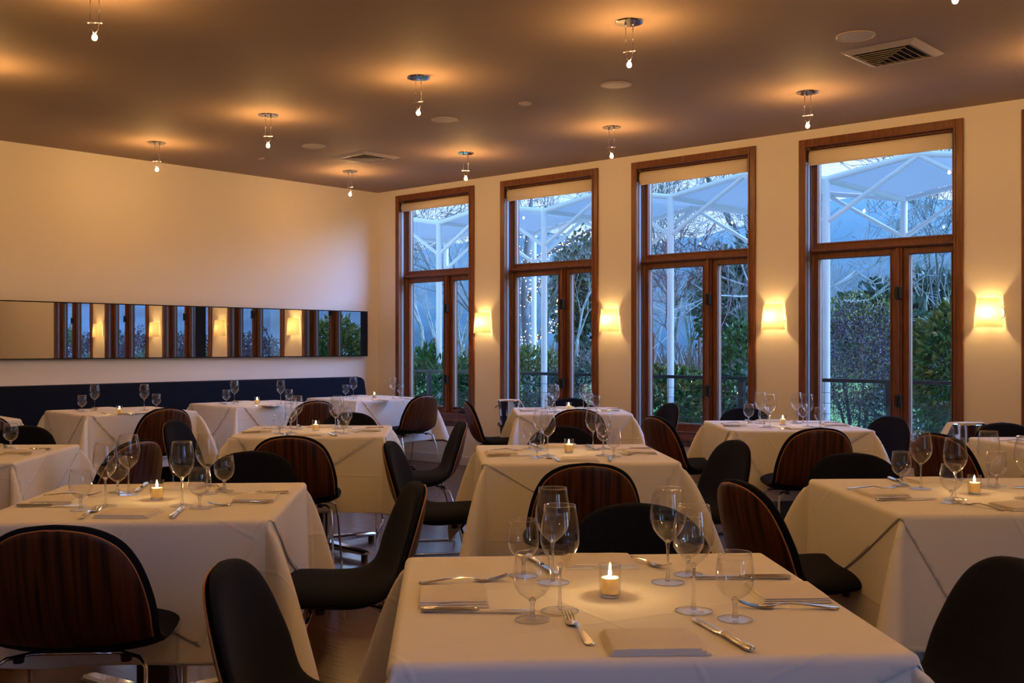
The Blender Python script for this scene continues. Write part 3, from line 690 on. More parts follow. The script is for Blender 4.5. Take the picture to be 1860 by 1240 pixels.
# ---------------------------------------------------------------- chair placements (picture-frame yaw: 0 away, 90 facing left, -90 facing right, 180 towards)
D = 'dark upholstered chair '; Wd = 'walnut-backed dark upholstered chair '
for X, Y, yaw, lab in (
    (.38, 3.31, 184, D+'facing us behind the frontmost table'),
    (-.655, 2.40, -91, D+'cut by bottom edge, pulled up left of frontmost table'),
    (1.165, 2.43, 94, D+'in bottom right corner, pulled up right of frontmost table'),
    (-1.245, 2.90, 4, Wd+'in bottom left corner, its wooden back to us'),
    (-.330, 3.82, 104, D+'facing left, at right side of the big bottom left table'),
    (-1.20, 4.95, 182, D+'facing us behind the big bottom left table'),
    (.815, 3.88, -72, Wd+'facing right, at left side of the big right edge table'),
    (1.545, 4.87, 180, D+'facing us behind the big right edge table'),
    (.315, 4.44, 3, Wd+'its back to us, front of middle table behind the frontmost'),
    (1.17, 5.52, 106, D+'facing left, at right side of middle table behind the frontmost'),
    (-.635, 5.46, -94, D+'facing right, at left side of middle table behind the frontmost'),
    (.30, 6.50, 182, D+'facing us behind the middle table that stands beyond the frontmost'),
    (-1.21, 5.80, 4, Wd+'its back to us, front of middle table left of centre'),
    (-.315, 6.92, 100, D+'facing left, at right side of middle table left of centre'),
    (-1.19, 7.85, 182, D+'facing us behind the middle table left of centre'),
    (-2.24, 7.02, -96, D+'narrow side view, at left of middle table left of centre'),
    (-1.93, 5.55, 66, Wd+'at right side of the cropped table at left edge'),
    (-2.98, 6.53, 182, D+'facing us behind the cropped table at left edge'),
    (-3.68, 7.42, -46+90-2, Wd+'cut by left edge, before the leftmost banquette table'),
    (-2.715, 8.42, 40, Wd+'before the second banquette table from left'),
    (-1.74, 9.50, 34, Wd+'before the third banquette table, behind the wine glasses'),
    (-.86, 10.65, 48, Wd+'before the first window, at the far corner table'),
    (.51, 8.25, 2, Wd+'its back to us, front of far table before second window'),
    (.55, 9.98, 182, D+'facing us, against the second window'),
    (-.40, 9.42, -80, D+'facing right, against the wall below the first sconce'),
    (1.37, 9.12, 106, D+'facing left, against the third window'),
    (.985, 7.42, -66, Wd+'facing right, at left side of far table before third window'),
    (1.835, 6.35, 4, Wd+'its back to us, front of far table before third window'),
    (1.835, 8.45, 182, D+'facing us below the third sconce, behind the far table'),
    (2.65, 7.41, 112, D+'facing left, against the fourth window'),
    (2.37, 5.97, -64, Wd+'facing right, at left side of cropped far right table'),
    (3.11, 6.78, 182, D+'facing us behind the cropped far right table'),
): put_chair(X, Y, yaw, lab)

# ---------------------------------------------------------------- banquette and mirrors on the left wall (x = 0)
r = empty('banquette', (0, 0, 0), 0, 'long navy upholstered banquette bench along the mirror wall', 'banquette')
m = MB(); rows = []
for y in [-.30, -.32, -.345]+[-.5-1.0*k for k in range(10)]:
    e_ = .0 if y < -.33 else (.02 if y > -.31 else .006)
    rows.append([(.008, y, .40), (.008, y, .925-e_), (.04, y, .947-e_), (.09, y, .940-e_), (.115, y, .915-e_), (.20, y, .47), (.20, y, .40)])
m.grid(rows); m.f.append(tuple(range(7))); m.build('backrest', M['navy'], r, smooth=True)
m = MB(); m.box(.02, .62, -9.6, -.30, .32, .47); m.build('seat', M['navy'], r, bevel=.03)
MB().box(.02, .58, -9.6, -.32, 0, .32).build('plinth', M['mirror_frame'], r)
def mirror(y0, y1, lab):
    r = empty('wall_mirror', (0, (y0+y1)/2, 1.44), 0, lab, 'mirror', 'long low mirrors on the left wall')
    h = (y1-y0)/2; z0, z1 = 1.18-1.44, 1.70-1.44
    MB().box(.002, .068, -h, h, z0, z1).build('frame', M['mirror_frame'], r)
    MB().add([(.0705, -h+.006, z0+.008), (.0705, h-.11, z0+.008), (.0705, h-.11, z1-.010), (.0705, -h+.006, z1-.010)], [(0, 1, 2, 3)]).build('mirror_glass', M['mirror'], r)
def left_s(px):
    q = (px-930)/F; return (-1.58-q*12.57)/(.67-.742*q)   # distance from the corner along the mirror wall
mirror(-left_s(366), -left_s(661), 'long low black-edged mirror, the shorter panel ending near the far corner')
mirror(-left_s(366)-3.7, -left_s(366)-.004, 'long low black-edged mirror panel cut by the left edge')

# ---------------------------------------------------------------- sconces
def make_sconce():
    r = empty('wall_sconce', (0, 0, 0), 0, None, 'wall lamp', 'paper wall sconces between the windows')
    m = MB(); rows = []; hb, ht, H = .100, .078, .108
    for k in range(17):
        q = math.pi*k/16; c, s = math.cos(q), math.sin(q)
        f = lambda v: math.copysign(abs(v)**.62, v)
        rows.append([(hb*f(c), -.008-.098*abs(s)**.62, -H), ((hb+ht)/2*f(c), -.008-.092*abs(s)**.62, 0), (ht*f(c), -.008-.085*abs(s)**.62, H)])
    m.grid(rows); m.build('shade', M['paper'], r, smooth='all')
    m = MB(); m.box(-.035, .035, -.012, -.001, -.06, .06); bp_ = m.build('back_plate', M['chrome'], r, bevel=.004)
    m = MB(); m.tube([(.070, -.004, .05), (.110, -.02, .03), (.118, -.03, 0), (.110, -.02, -.03), (.070, -.004, -.05)], .003, 6); m.build('side_bracket', M['dark_metal'], r, smooth='all')
    MB().lathe([(0, -.022), (.012, -.019), (.017, -.004), (.013, .012), (0, .018)], 12, 0, -.052, .005).build('bulb', M['sconce_bulb'], r, smooth='all')
    MB().tube([(0, -.012, -.035), (0, -.052, -.035), (0, -.052, -.02)], .007, 8).build('lamp_holder', M['chrome'], r, smooth='all')
    return r
SC = Kind(make_sconce())
for px, lab in ((880, 'between first and second windows'), (1110, 'between second and third windows'), (1407, 'between third and fourth windows'), (1797, 'beyond the fourth window near the picture edge')):
    SC.put((t_of(px)+.0, 0, 1.545), 0, 'glowing paper wall sconce '+lab)

# ---------------------------------------------------------------- ceiling pendants
def make_pendant():
    r = empty('pendant_light', (0, 0, CEIL), 0, None, 'pendant lamp', 'small halogen pendants on the ceiling')
    MB().lathe([(0, 0), (.075, 0), (.0765, -.004), (.074, -.009), (.02, -.011), (0, -.011)], 28).build('ceiling_canopy', M['chrome'], r, smooth=True)
    for s in (-1, 1):
        MB().tube([(.022*s, 0, -.009), (.022*s, 0, -.165)], .0022, 6).build('rod', M['chrome'], r, smooth='all')
        MB().lathe([(0, .012), (.007, .009), (.008, 0), (0, -.004)], 10, .022*s, 0, -.022).build('rod_collar', M['chrome'], r, smooth='all')
        MB().tube([(.022*s, 0, -.168), (.016*s, 0, -.20), (.004*s, 0, -.219)], .0016, 6).build('lamp_wire', M['chrome'], r, smooth='all')
    b = MB(); b.tube([(-.032, 0, -.165), (.032, 0, -.165)], .0032, 8); b.lathe([(0, .006), (.006, .003), (.006, -.003), (0, -.006)], 10, -.032, 0, -.165); b.lathe([(0, .006), (.006, .003), (.006, -.003), (0, -.006)], 10, .032, 0, -.165)
    b.build('crossbar', M['chrome'], r, smooth='all')
    MB().lathe([(0, -.219), (.0045, -.2195), (.005, -.226), (0, -.2265)], 10).build('bulb_socket', M['chrome'], r, smooth=True)
    MB().lathe([(0, -.225), (.008, -.228), (.0125, -.237), (.0125, -.245), (.008, -.253), (0, -.256)], 8).build('bulb', M['halogen'], r, smooth='all')
    return r
PEN = Kind(make_pendant())
pend = [(172, 5.40, 'in top left corner of the picture, its canopy cut off'), (487, 8.32, 'above the left part of the banquette, between two others'), (285, 9.45, 'in front of the left wall, above the mirror'),
        (760, 7.15, 'with a bluish ceiling disc, in the upper middle of the ceiling'), (1143, 5.925, 'with a large bulb at top, right of the bluish disc one'), (1735, 4.82, 'cut off by the top right edge, only its bulb in view'),
        (846, 9.96, 'just above the first window'), (636, 11.0, 'above the far corner, smallest of all'), (1111, 8.78, 'just above the wall between second and third windows'), (1467, 7.57, 'just above the top left corner of the fourth window')]
for px, Y, lab in pend:
    x, y = room((px-930)/F*Y, Y); PEN.put((x, y, CEIL), -PHI*.0+R_(random.choice((0, 20, 38, 50)))+PHI*.3, 'small halogen pendant '+lab)
for X, Y in ((-3.37, 6.8), (3.40, 6.42), (-.80, 4.25), (.50, 3.10), (1.80, 1.95), (-3.4, 4.2), (-4.65, 7.95), (4.6, 5.3), (3.3, 3.6), (-2.1, 3.05), (-.8, 1.9), (.5, .75), (3.1, .8), (4.6, 2.45), (-5.9, 9.1)):
    x, y = room(X, Y)
    if .2 < x < RX-.2 and RY+.2 < y < -.2: PEN.put((x, y, CEIL), .4, 'small halogen pendant of the same row outside the picture')

# ---------------------------------------------------------------- vents, speakers, ceiling discs
def make_vent():
    r = empty('ceiling_vent', (0, 0, CEIL), 0, None, 'air vent', 'square louvred vents in the ceiling')
    m = MB(); h, k, z = .235, .195, -.02
    m.add([(-h, -h, 0), (h, -h, 0), (h, h, 0), (-h, h, 0), (-k, -k, z), (k, -k, z), (k, k, z), (-k, k, z), (-k+.012, -k+.012, z), (k-.012, -k+.012, z), (k-.012, k-.012, z), (-k+.012, k-.012, z), (-k+.012, -k+.012, -.001), (k-.012, -k+.012, -.001), (k-.012, k-.012, -.001), (-k+.012, k-.012, -.001)],
          [(i, (i+1) % 4, 4+(i+1) % 4, 4+i) for i in range(4)]+[(4+i, 4+(i+1) % 4, 8+(i+1) % 4, 8+i) for i in range(4)]+[(8+i, 8+(i+1) % 4, 12+(i+1) % 4, 12+i) for i in range(4)])
    m.build('vent_frame', M['vent'], r)
    MB().box(-.183, .183, -.183, .183, -.003, -.001).build('throat', M['vent_dark'], r)
    for j in range(8):   # L-shaped curved blades nested into one corner
        a = -.175+j*.044
        b = MB()
        for (x0, y0, x1, y1) in ((a, a, .178, a), (a, a, a, .178)):
            dx, dy = (0, .022) if y0 == y1 else (.022, 0)
            b.add([(x0, y0, -.020), (x1, y1, -.020), (x1+dx, y1+dy, -.005), (x0+dx, y0+dy, -.005), (x0, y0, -.018), (x1, y1, -.018), (x1+dx, y1+dy, -.003), (x0+dx, y0+dy, -.003)], [(0, 1, 2, 3), (4, 7, 6, 5), (0, 4, 5, 1), (1, 5, 6, 2), (2, 6, 7, 3), (3, 7, 4, 0)])
        b.build('blade', M['vent'], r)
    return r
VN = Kind(make_vent())
for px, py, lab, rz in ((665, 285, 'above the far corner, smaller in view', 0), (1620, 96, 'above the fourth window, larger in view', math.pi/2)):
    Y = F*(CEIL-CAMZ)/(HOR-py); x, y = room((px-930)/F*Y, Y); VN.put((x, y, CEIL), rz, 'square louvred ceiling vent '+lab)
def disc(rad, px, py, lab, nm='ceiling_speaker', cat='speaker', grp='round white speakers in the ceiling'):
    Y = F*(CEIL-CAMZ)/(HOR-py); x, y = room((px-930)/F*Y, Y)
    r = empty(nm, (x, y, CEIL), 0, lab, cat, grp)
    MB().lathe([(rad, 0), (rad, -.006), (rad*.9, -.010), (rad*.86, -.006), (rad*.86, 0)], 32).build('rim', M['disc'], r, smooth=True)
    MB().lathe([(rad*.87, -.001), (rad*.86, -.005), (rad*.4, -.0075), (0, -.008)], 32).build('grille', M['disc'], r, smooth=True)
disc(.108, 570, 265, 'round ceiling speaker above the mirror wall, beside the smaller vent')
disc(.108, 808, 217, 'round ceiling speaker beside the pendant with a blue disc')
disc(.108, 1119, 154, 'round ceiling speaker just below the large top centre pendant bulb')
disc(.112, 1554, 65, 'round ceiling speaker beside the larger vent')
disc(.048, 954, 187, 'small plain round ceiling sensor between two ceiling speakers', 'ceiling_sensor', 'sensor', 'small ceiling fittings')
Y_ = F*(CEIL-CAMZ)/(HOR-287); x_, y_ = room((475-930)/F*Y_, Y_)
tag(MB().box(-.035, .035, -.012, .012, -.012, 0).build('smoke_detector', M['disc'], loc=(x_, y_, CEIL), bevel=.003), 'tiny white ceiling detector bar above the mirror wall', 'detector')

# ---------------------------------------------------------------- wine buckets
def bucket(X, Y, ztop, lab_b, lab_s, lab_n, rz):
    x, y = room(X, Y); h = .22
    s = empty('bucket_stand', (x, y, 0), rz, lab_s, 'stand', 'wine bucket stands')
    zb = ztop-h
    MB().lathe([(.078, zb-.006), (.084, zb-.006), (.084, zb-.014), (.078, zb-.014), (.078, zb-.006)], 20).build('support_ring', M['dark_metal'], s, smooth=True)
    MB().lathe([(0, zb-.0012), (.080, zb-.0012), (.080, zb-.010), (0, zb-.010)], 20).build('plate', M['dark_metal'], s, smooth=True)
    for k in range(3):
        a = 2*math.pi*k/3+.5; MB().tube([(.08*math.cos(a), .08*math.sin(a), zb-.01), (.06*math.cos(a), .06*math.sin(a), zb*.5), (.15*math.cos(a), .15*math.sin(a), .008)], .007, 8).build('leg', M['dark_metal'], s, smooth='all')
    b = empty('wine_bucket', (x, y, zb), rz, lab_b, 'wine bucket', 'steel wine buckets')
    MB().lathe([(0, 0), (.072, 0), (.076, .004), (.080, .08), (.0815, .083), (.081, .088), (.090, .19), (.097, .212), (.099, .218), (.097, .22), (.088, .21), (.078, .10), (.070, .006), (0, .006)], 28).build('pail', M['steel'], b, smooth=True)
    for sg in (-1, 1):
        MB().tube([(sg*.089, -.025, .18), (sg*.112, -.022, .165), (sg*.116, 0, .155), (sg*.112, .022, .165), (sg*.089, .025, .18)], .005, 8).build('ring_handle', M['chrome'], b, smooth='all')
    # napkin laid across the rim and hanging down on both sides
    m = MB(); rows = []
    for k in range(21):
        t = -1+2*k/20; row = []
        for j in range(7):
            v = -1+2*j/6; w = .045
            if abs(t) < .62: xx = t/.62*.104; zz = .004+.004*math.cos(v*3)*(1-abs(t))
            else: d = (abs(t)-.62)/.38; xx = math.copysign(.104+.052*d, t); zz = -.095*d+.004
            row.append((xx, v*(w+.012*max(0, abs(t)-.5)), zz))
        rows.append(row)
    m.grid(rows); o = m.build('draped_napkin', M['napkin'], None, smooth='all', loc=(x, y, ztop+.002), rot=rz)
    so = o.modifiers.new('s', 'SOLIDIFY'); so.thickness = .005; so.offset = 1
    tag(o, lab_n, 'napkin', 'napkins draped on wine buckets')
bucket(-.035, 9.75, .80, 'steel wine bucket under a white napkin, beside the second window', 'dark three-legged bucket stand at the wall between first and second windows', 'white napkin draped over the wine bucket at the second window', PHI)
bucket(2.97, 6.98, .79, 'steel wine bucket under a napkin, beside the fourth window', 'dark bucket stand at the foot of the fourth window', 'white napkin draped over the wine bucket by the fourth window', PHI)

# ================================================================= outside
def W(px, Y): return room((px-930)/F*Y, Y)
struct(MB().box(-10, 30, .2, 8.0, -.20, -.05), 'path', M['patio'])
tag(MB().box(-80, 120, 8.0, 60, -.3, -.10).build('lawn', M['lawn']), kind='structure')
tag(MB().box(-300, 300, 60, 420, -.5, -.15).build('field', M['soil']), kind='structure')
# hills
ridge = [(-600, 430), (300, 455), (750, 450), (800, 438), (880, 415), (950, 402), (1080, 425), (1190, 432), (1280, 420), (1360, 396), (1480, 360), (1600, 342), (1735, 350), (1900, 370), (2600, 420)]
m = MB(); rows = []
for k in range(121):
    px = -600+3200*k/120; row = []
    hy = interp(ridge, px)
    for j, (Y, f) in enumerate(((110, 0), (135, .16), (165, .42), (200, .72), (235, .93), (255, 1.0), (285, .9), (360, .5))):
        z = (HOR-hy)/F*255*f + (2.2*noise.noise(Vector((px*.012, j*.7, 3)))+.9*noise.noise(Vector((px*.06, j*1.3, 9))))*f
        x, y = W(px, Y); row.append((x, y, z-.3))
    rows.append(row)
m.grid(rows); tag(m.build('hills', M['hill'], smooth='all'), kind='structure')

m = MB(); rows = []
for k in range(61):
    az = R_(-25+140*k/60); row = []
    for Y, f in ((70, 0), (90, .3), (120, .75), (150, 1), (190, .8)):
        row.append((9+Y*math.cos(az), Y*math.sin(az)+5, -.3+(11+3*noise.noise(Vector((k*.21, 1, 5)))+1.5*noise.noise(Vector((k*.9, Y*.1, 2))))*f))
    rows.append(row)
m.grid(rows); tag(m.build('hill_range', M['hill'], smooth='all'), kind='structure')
# --- bare trees
def bare_tree(seed, height, r0, levels=6, spread=.55, lean=(0, 0), first=.28, forks=(2, 3), twist=.25):
    rnd = random.Random(seed); trunk = MB(); twigs = MB()
    def grow(p, d, L, r, lev):
        r = max(r, .007); n = 4 if lev < 2 else 3; pts = [p]; rs = [r]; q = p.copy(); dd = d.copy()
        for k in range(n):
            dd = (dd+Vector((rnd.uniform(-1, 1), rnd.uniform(-1, 1), rnd.uniform(-.4, .7)))*twist*.5).normalized()
            q = q+dd*L/n; pts.append(q.copy()); rs.append(r*(1-.38*(k+1)/n))
        (trunk if lev < 2 else twigs).tube(pts, rs, 7 if lev < 2 else (5 if lev < 4 else 3), cap=False)
        if lev >= levels: return
        for k in range(rnd.randint(*forks)+(1 if lev == 0 else 0)):
            a = rnd.uniform(0, 6.28); sp = spread*rnd.uniform(.6, 1.3)
            side = dd.cross(Vector((math.cos(a), math.sin(a), .3))).normalized()
            nd = (dd*math.cos(sp)+side*math.sin(sp)).normalized()
            base = pts[-1] if k < 2 or lev == 0 else pts[rnd.randint(2, len(pts)-1)]
            grow(base, nd, L*rnd.uniform(.62, .85), rs[-1]*rnd.uniform(.62, .82), lev+1)
    grow(Vector((0, 0, -.2)), Vector((lean[0], lean[1], 1)).normalized(), height*first, r0, 0)
    return trunk, twigs
def put_tree(nm, seed, px, Y, height, r0, mat, label, group, **k):
    x, y = W(px, Y); r = empty(nm, (x, y, 0), random.uniform(0, 6), label, 'tree', group)
    a, b = bare_tree(seed, height, r0, **k); a.build('trunk', mat, r, smooth='all'); b.build('twigs', mat, r)
    return r
B = M['bark']
G1 = 'large bare trees beyond the canopy'
for sd, px, Y, h, r0, mt, lab, kw in (
    (3, 735, 24, 8.5, .06, B, 'large bare tree seen through the first window behind the canopy', {}),
    (5, 880, 32, 10, .07, B, 'large bare tree beyond the wall between first and second windows', {}),
    (8, 1100, 26, 9, .07, B, 'large bare tree rising beyond the right edge of second window', {}),
    (13, 1348, 23, 9.5, .18, B, 'large bare tree with a thick trunk in the third window', dict(first=.33)),
    (21, 1462, 20, 8.5, .11, M['bark_pale'], 'large pale bare tree with low spreading boughs in the fourth window', dict(first=.20, spread=.75)),
    (34, 1720, 27, 9.5, .07, B, 'large bare tree beyond the right edge of the fourth window', {}),
    (55, 1215, 34, 11, .08, B, 'large bare tree beyond the left part of third window', {}),
    (61, 990, 37, 11, .07, B, 'large bare tree behind the lit tree in second window', {})):
    k = dict(levels=6, first=.24, spread=.62, forks=(3, 3)); k.update(kw)
    put_tree('bare_tree', sd, px, Y, h, r0, mt, lab, G1, **k)
# distant grey trees: three models, many copies
G2 = 'bare grey trees in the woods beyond the vineyard'
protos = []
for sd in (101, 102, 103):
    r = empty('woodland_tree', (0, 0, 0), 0, None, 'tree', G2); a, b = bare_tree(sd, 8.5, .12, levels=6, spread=.42, first=.22, forks=(2, 3))
    a.build('trunk', M['bark_pale'], r); b.build('twigs', M['bark_pale'], r); protos.append(Kind(r))
rnd = random.Random(5)
cands = [k for k in range(44)]
for i, k in enumerate(cands):
    px = 735+k*24+rnd.uniform(-12, 12); Y = rnd.uniform(52, 95); x, y = W(px, Y)
    o = protos[i % 3].put((x, y, -.3), rnd.uniform(0, 6), 'bare pale tree in the woods beyond the vineyard'); s = rnd.uniform(.9, 1.5); o.scale = (s, s, s*rnd.uniform(.9, 1.15))

def leaves(rnd, n, c, rad, L, Wd_, shell=.55, droop=.2, flat=1.0):
    m = MB()
    for _ in range(n):
        d = Vector((rnd.gauss(0, 1), rnd.gauss(0, 1), rnd.gauss(0, 1))).normalized(); rr = rnd.uniform(shell, 1.0)
        rr *= 1+.24*noise.noise(d*3+Vector(c))
        p = Vector((c[0]+d.x*rad[0]*rr, c[1]+d.y*rad[1]*rr, c[2]+d.z*rad[2]*rr))
        if p.z < .0: continue
        ax = (d+Vector((rnd.uniform(-1, 1), rnd.uniform(-1, 1), rnd.uniform(-.6, 1.0)))*.9).normalized(); sd = ax.orthogonal().normalized()
        sd.rotate(Matrix.Rotation(rnd.uniform(0, 6.28), 3, ax)); l = L*rnd.uniform(.7, 1.3); w = Wd_*rnd.uniform(.7, 1.2); up = ax.cross(sd)*l*.12
        m.add([p, p+ax*l*.5+sd*w-up*.0, p+ax*l-up, p+ax*l*.5-sd*w], [(0, 1, 2, 3)])
    return m
def shrub(nm, px, Y, rad, zc, n, mat, label, group, L=.05, W__=.014, extra=None, stems=5):
    x, y = W(px, Y); r = empty(nm, (x, y, -.05), PHI, label, 'shrub', group); rn = random.Random(int(px*7+Y))
    leaves(rn, n, (0, 0, zc+.05), rad, L, W__).build('foliage', mat, r)
    if extra: leaves(rn, n//3, (0, .0, zc+.05+rad[2]*.28), (rad[0]*.95, rad[1]*.95, rad[2]*.8), L*1.2, W__*1.2, .92).build('new_growth', extra, r)
    s = MB()
    for k in range(stems):
        a = rn.uniform(0, 6.28); s.tube([(.05*math.cos(a), .05*math.sin(a), -.02), (.25*rad[0]*math.cos(a), .25*rad[1]*math.sin(a), zc*.5), (.6*rad[0]*math.cos(a), .6*rad[1]*math.sin(a), zc+.2*rad[2])], [.022, .016, .006], 6)
    s.build('stem', B, r, smooth='all')
    return r
GS = 'shrubs between the patio and the fence'
shrub('shrub', 1553, 13.3, (.72, .6, .80), 1.08, 15000, M['leaf_purple'], 'big round purple-leaved shrub in the fourth window', GS, .032, .008, M['leaf_yellow'])
shrub('shrub', 1748, 11.6, (.55, .5, .78), .95, 5200, M['leaf'], 'glossy green shrub in the narrow pane of the fourth window', GS, .085, .020, M['leaf_yellow'])
shrub('shrub', 1352, 12.8, (.42, .4, .72), .92, 3600, M['leaf'], 'glossy green shrub in the narrow pane of the third window', GS, .075, .018)
shrub('shrub', 1215, 12.6, (.50, .4, .48), .55, 4200, M['leaf'], 'low leafy green shrub in the third window beside the white post', GS, .055, .018, M['leaf_yellow'])
shrub('shrub', 1275, 12.9, (.35, .35, .42), .52, 2600, M['leaf'], 'low leafy shrub under the small red-twigged tree', GS, .055, .018)
shrub('shrub', 1060, 13.8, (.55, .45, .60), .60, 4500, M['leaf_dark'], 'dark shrub in the narrow pane of the second window', GS, .045, .014)
shrub('shrub', 955, 14.9, (.75, .45, .55), .68, 6500, M['leaf'], 'hedge shrub at the foot of the lit tree, second window', GS, .055, .014, M['leaf_yellow'])
shrub('shrub', 1018, 14.0, (.4, .4, .5), .50, 3000, M['leaf_dark'], 'dark low shrub between post and frame of the second window', GS, .045, .014)
shrub('shrub', 778, 14.9, (.62, .5, .70), .55, 3400, M['leaf'], 'long-leaved green shrub in the wide pane of first window', GS, .17, .016)
shrub('shrub', 850, 15.3, (.55, .5, .62), .62, 4200, M['leaf_yellow'], 'yellow-green hedge shrub in the narrow pane of first window', GS, .055, .014)
shrub('shrub', 1640, 12.8, (.5, .4, .5), .45, 2800, M['leaf_dark'], 'low dark shrub behind the fence in the fourth window', GS, .05, .016)
for px, Y, rx, h, lab in ((2300, 30, 5, 7, 'broad dark evergreen far outside, reflected in the mirrors'), (2700, 22, 4, 6, 'dark evergreen far outside, reflected in a mirror'), (1600, 46, 2.6, 4.0, 'dark rounded evergreen beyond the purple shrub'), (1690, 60, 4.6, 5.5, 'broad dark evergreen tree in narrow pane of fourth window'), (1060, 75, 3.5, 9, 'tall dark conifer in narrow pane of second window'), (1330, 72, 4, 8, 'tall evergreen behind the third window shrub')):
    x, y = W(px, Y); r = empty('evergreen_tree', (x, y, -.3), 0, lab, 'tree', 'evergreens beyond the vineyard')
    leaves(random.Random(px), 3600, (0, 0, h*.58), (rx*.7, rx*.7, h*.5), .42, .16, .35).build('crown', M['leaf_dark'], r)
    MB().tube([(0, 0, -.2), (.05, 0, h*.3), (0, .1, h*.7)], [.2, .16, .05], 8).build('trunk', B, r)
G4 = 'shrubs seen only in the mirrors'
for k, (t, d, rx, hz, mt) in enumerate(((6.9, 3.0, .72, .80, 'leaf_purple'), (8.1, 3.2, .6, .84, 'leaf'), (9.25, 3.1, .68, .82, 'leaf_purple'), (10.4, 3.2, .6, .86, 'leaf'), (11.6, 3.2, .66, .84, 'leaf_purple'), (12.8, 3.3, .62, .84, 'leaf'), (14.0, 3.3, .66, .8, 'leaf_purple'), (15.3, 3.5, .7, .85, 'leaf'), (17.0, 3.8, .9, .9, 'leaf_dark'), (19.5, 5, 1.2, 1.1, 'leaf'))):
    r = empty('shrub', (t, d, -.05), 0, 'leafy shrub outside, reflected in the long mirrors', 'shrub', G4)
    leaves(random.Random(k), 4500, (0, 0, hz+.05), (rx, .5, hz), .06, .018).build('foliage', M[mt], r)
    MB().tube([(0, 0, -.02), (.05, 0, hz)], [.03, .01], 6).build('stem', B, r)
# small ornamental tree with reddish twigs in the third window
x, y = W(1283, 14.2); r = empty('ornamental_tree', (x, y, -.05), PHI, 'small multi-branched tree with reddish twigs in the third window', 'tree')
a, b = bare_tree(77, 3.6, .045, levels=6, spread=.5, lean=(-.35, 0), first=.26, forks=(2, 3)); a.build('trunk', M['bark_pale'], r, smooth='all'); b.build('twigs', M['bark_red'], r)
# tree wrapped in fairy lights, second window
x, y = W(957, 19.5); lt = empty('lit_tree', (x, y, -.1), PHI, 'bare tree wrapped in fairy lights behind the second window', 'tree')
TRK = [Vector(q) for q in ((0, 0, -.1), (.02, 0, 1.2), (-.05, 0, 2.2), (.0, 0, 3.2), (.1, 0, 4.2))]
BRS = [[Vector(q) for q in ((.0, 0, 1.45), (.35, .1, 1.62), (.60, .1, 1.95), (.68, .1, 2.4))], [Vector(q) for q in ((.0, 0, 2.9), (.5, 0, 3.15), (1.1, .1, 3.5), (1.7, .1, 3.75))], [Vector(q) for q in ((-.02, 0, 2.2), (.28, .1, 2.6), (.35, 0, 3.2))]]
m = MB(); m.tube(TRK, [.10, .085, .07, .05, .03], 8); m.build('trunk', M['bark'], lt, smooth='all')
for bpts in BRS:
    MB().tube(bpts, [.05, .035, .025, .015][:len(bpts)], 6).build('bough', M['bark'], lt, smooth='all')
_, tw = bare_tree(91, 4.6, .06, levels=6, first=.3); tw.build('twigs', M['bark'], lt)
bpy.data.objects[lt.children[-1].name].location = (0, 0, 1.8)
rn = random.Random(4); m = MB()
for path, n, rad in ((TRK, 330, .16), (BRS[0], 110, .09), (BRS[1], 90, .10), (BRS[2], 70, .08)):
    for _ in range(n):
        k = rn.randint(0, len(path)-2); t = rn.random(); p = path[k].lerp(path[k+1], t); a = rn.uniform(0, 6.28)
        if p.z < .9: continue
        m.lathe([(0, -.006), (.006, 0), (0, .006)], 4, p.x+rad*math.cos(a), p.y+rad*math.sin(a), p.z+rn.uniform(-.03, .03))
o = m.build('string_lights', M['fairy'], loc=(x, y, -.1), rot=PHI); tag(o, 'tangle of warm fairy lights wound round the bare tree, second window', 'string lights', kind='stuff')

# --- evening haze lying over the valley beyond the lawn
hz = MB().box(-330, 300, 60, 300, -1, 60).build('haze', M['lawn']); hz.data.materials.clear()
hm = bpy.data.materials.new('valley_haze'); hm.use_nodes = True; t_ = hm.node_tree; t_.nodes.clear()
o_ = t_.nodes.new('ShaderNodeOutputMaterial'); v_ = t_.nodes.new('ShaderNodeVolumeScatter'); v_.inputs[0].default_value = (.25, .58, 1.0, 1); v_.inputs['Density'].default_value = .006
t_.links.new(v_.outputs[0], o_.inputs['Volume']); hz.data.materials.append(hm); tag(hz, 'thin blue evening haze over the valley', 'haze', kind='stuff')
# --- white steel canopy: two rows of posts 2 m apart, zigzag edge beams, taut membranes
def tv(t, d, z): return (t, d, z)
POSTS = [-2.94, -1.035, .87, 2.765, 4.66, 6.56, 8.46, 10.36]
cano = empty('patio_canopy', (0, 0, 0), 0, 'white steel canopy with taut pale membranes outside the windows', 'canopy')
rowd = (2.0, 4.0)
for d in rowd:
    for t in POSTS:
        MB().tube([(t, d, -.05), (t, d, 3.0)], .039, 14).build('post', M['canopy_metal'], cano, smooth=True)
    for a, b in zip(POSTS, POSTS[1:]):
        mid = (a+b)/2
        MB().tube([(a, d, 3.0), (mid, d, 3.155), (b, d, 3.0)], .030, 12).build('edge_beam', M['canopy_metal'], cano, smooth=True)
        for t in (a, b): MB().tube([(t, d, 2.56), (mid, d, 3.14)], .025, 10).build('strut', M['canopy_metal'], cano, smooth=True)
for t in POSTS: MB().tube([(t, rowd[0], 3.0), (t, rowd[1], 3.0)], .032, 12).build('cross_beam', M['canopy_metal'], cano, smooth=True)
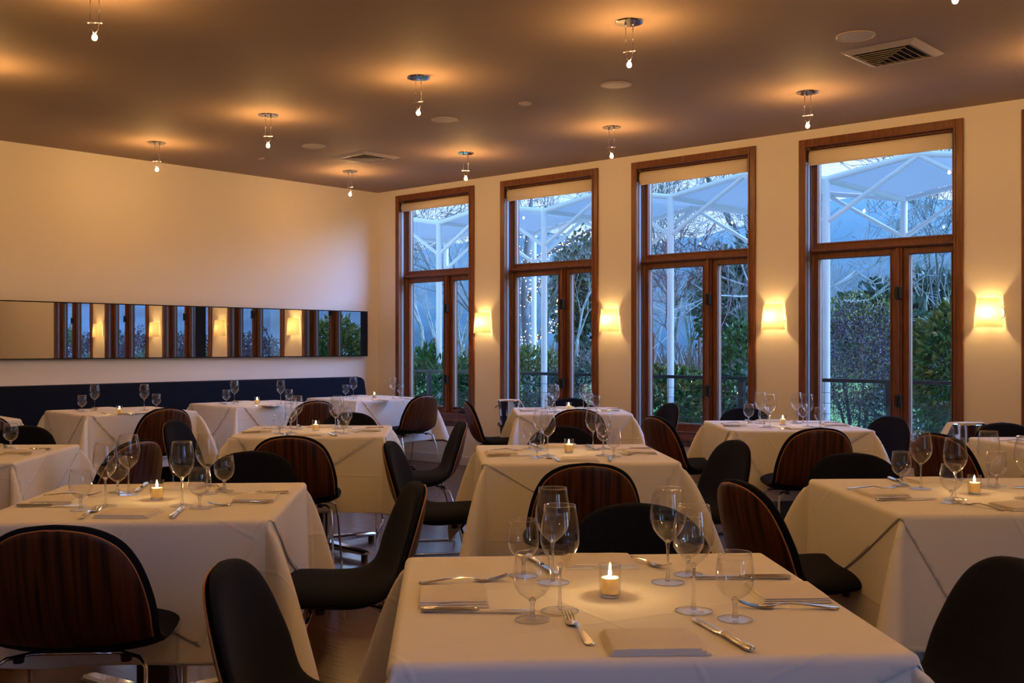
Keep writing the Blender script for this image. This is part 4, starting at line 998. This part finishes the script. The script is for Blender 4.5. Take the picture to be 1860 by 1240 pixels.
for a, b in zip(POSTS, POSTS[1:]):
    m = MB(); rows = []
    for i in range(13):
        u = i/12; row = []
        for j in range(9):
            v = j/8; pk = 3.0+.155*(1-abs(2*u-1)); sag = -.06*math.sin(math.pi*v)*math.sin(math.pi*u)
            row.append((a+(b-a)*u, rowd[0]+(rowd[1]-rowd[0])*v, pk+.035+sag))
        rows.append(row)
    m.grid(rows); m.build('membrane', M['membrane'], cano, smooth='all')
# --- wire fence
fe = empty('wire_fence', (0, 0, 0), 0, 'low dark wire mesh fence outside the windows', 'fence')
D_ = 1.45
for t in [-2.2+1.55*k for k in range(9)]:
    MB().box(t-.03, t+.03, D_-.03, D_+.03, -.05, .98).build('post', M['dark_metal'], fe, bevel=.004)
MB().box(-2.2, 10.2, D_-.025, D_+.025, .95, .985).build('top_rail', M['dark_metal'], fe, bevel=.004)
m = MB()
for k in range(9): m.box(-2.2, 10.2, D_-.002, D_+.002, .03+.102*k, .034+.102*k)
for k in range(124): m.box(-2.2+.1*k, -2.196+.1*k, D_-.002, D_+.002, -.02, .95)
m.build('wire_mesh', M['dark_metal'], fe)
# --- vineyard stakes and vine rows
G3 = 'rusty stakes in the vineyard rows'; first_st = Kind(tag(MB().box(-.05, .05, -.05, .05, 0, 2.0).build('vineyard_stake', M['post_red']), None, 'stake', G3))
rn = random.Random(8)
for k in range(30):
    px = 752+k*34+rn.uniform(-9, 9); Y = rn.choice((44, 50, 57)); x, y = W(px, Y)
    first_st.put((x, y, -.15), 0, 'rusty upright stake in the vineyard behind the hedges').scale = (1, 1, rn.uniform(.85, 1.1))
vines = MB(); rn = random.Random(12)
for Y in (45, 48, 51, 55, 60):
    for k in range(220):
        px = 700+1100*k/220+rn.uniform(-2, 2); x, y = W(px, Y+rn.uniform(-.6, .6)); h = rn.uniform(.7, 1.5)
        vines.tube([(x, y, -.1), (x+rn.uniform(-.1, .1), y, h*.6), (x+rn.uniform(-.4, .4), y+rn.uniform(-.2, .2), h)], [.03, .025, .01], 3, cap=False)
tag(vines.build('vines', M['bark_red']), 'leafless vine rows behind the hedges and fence', 'vines', kind='stuff')
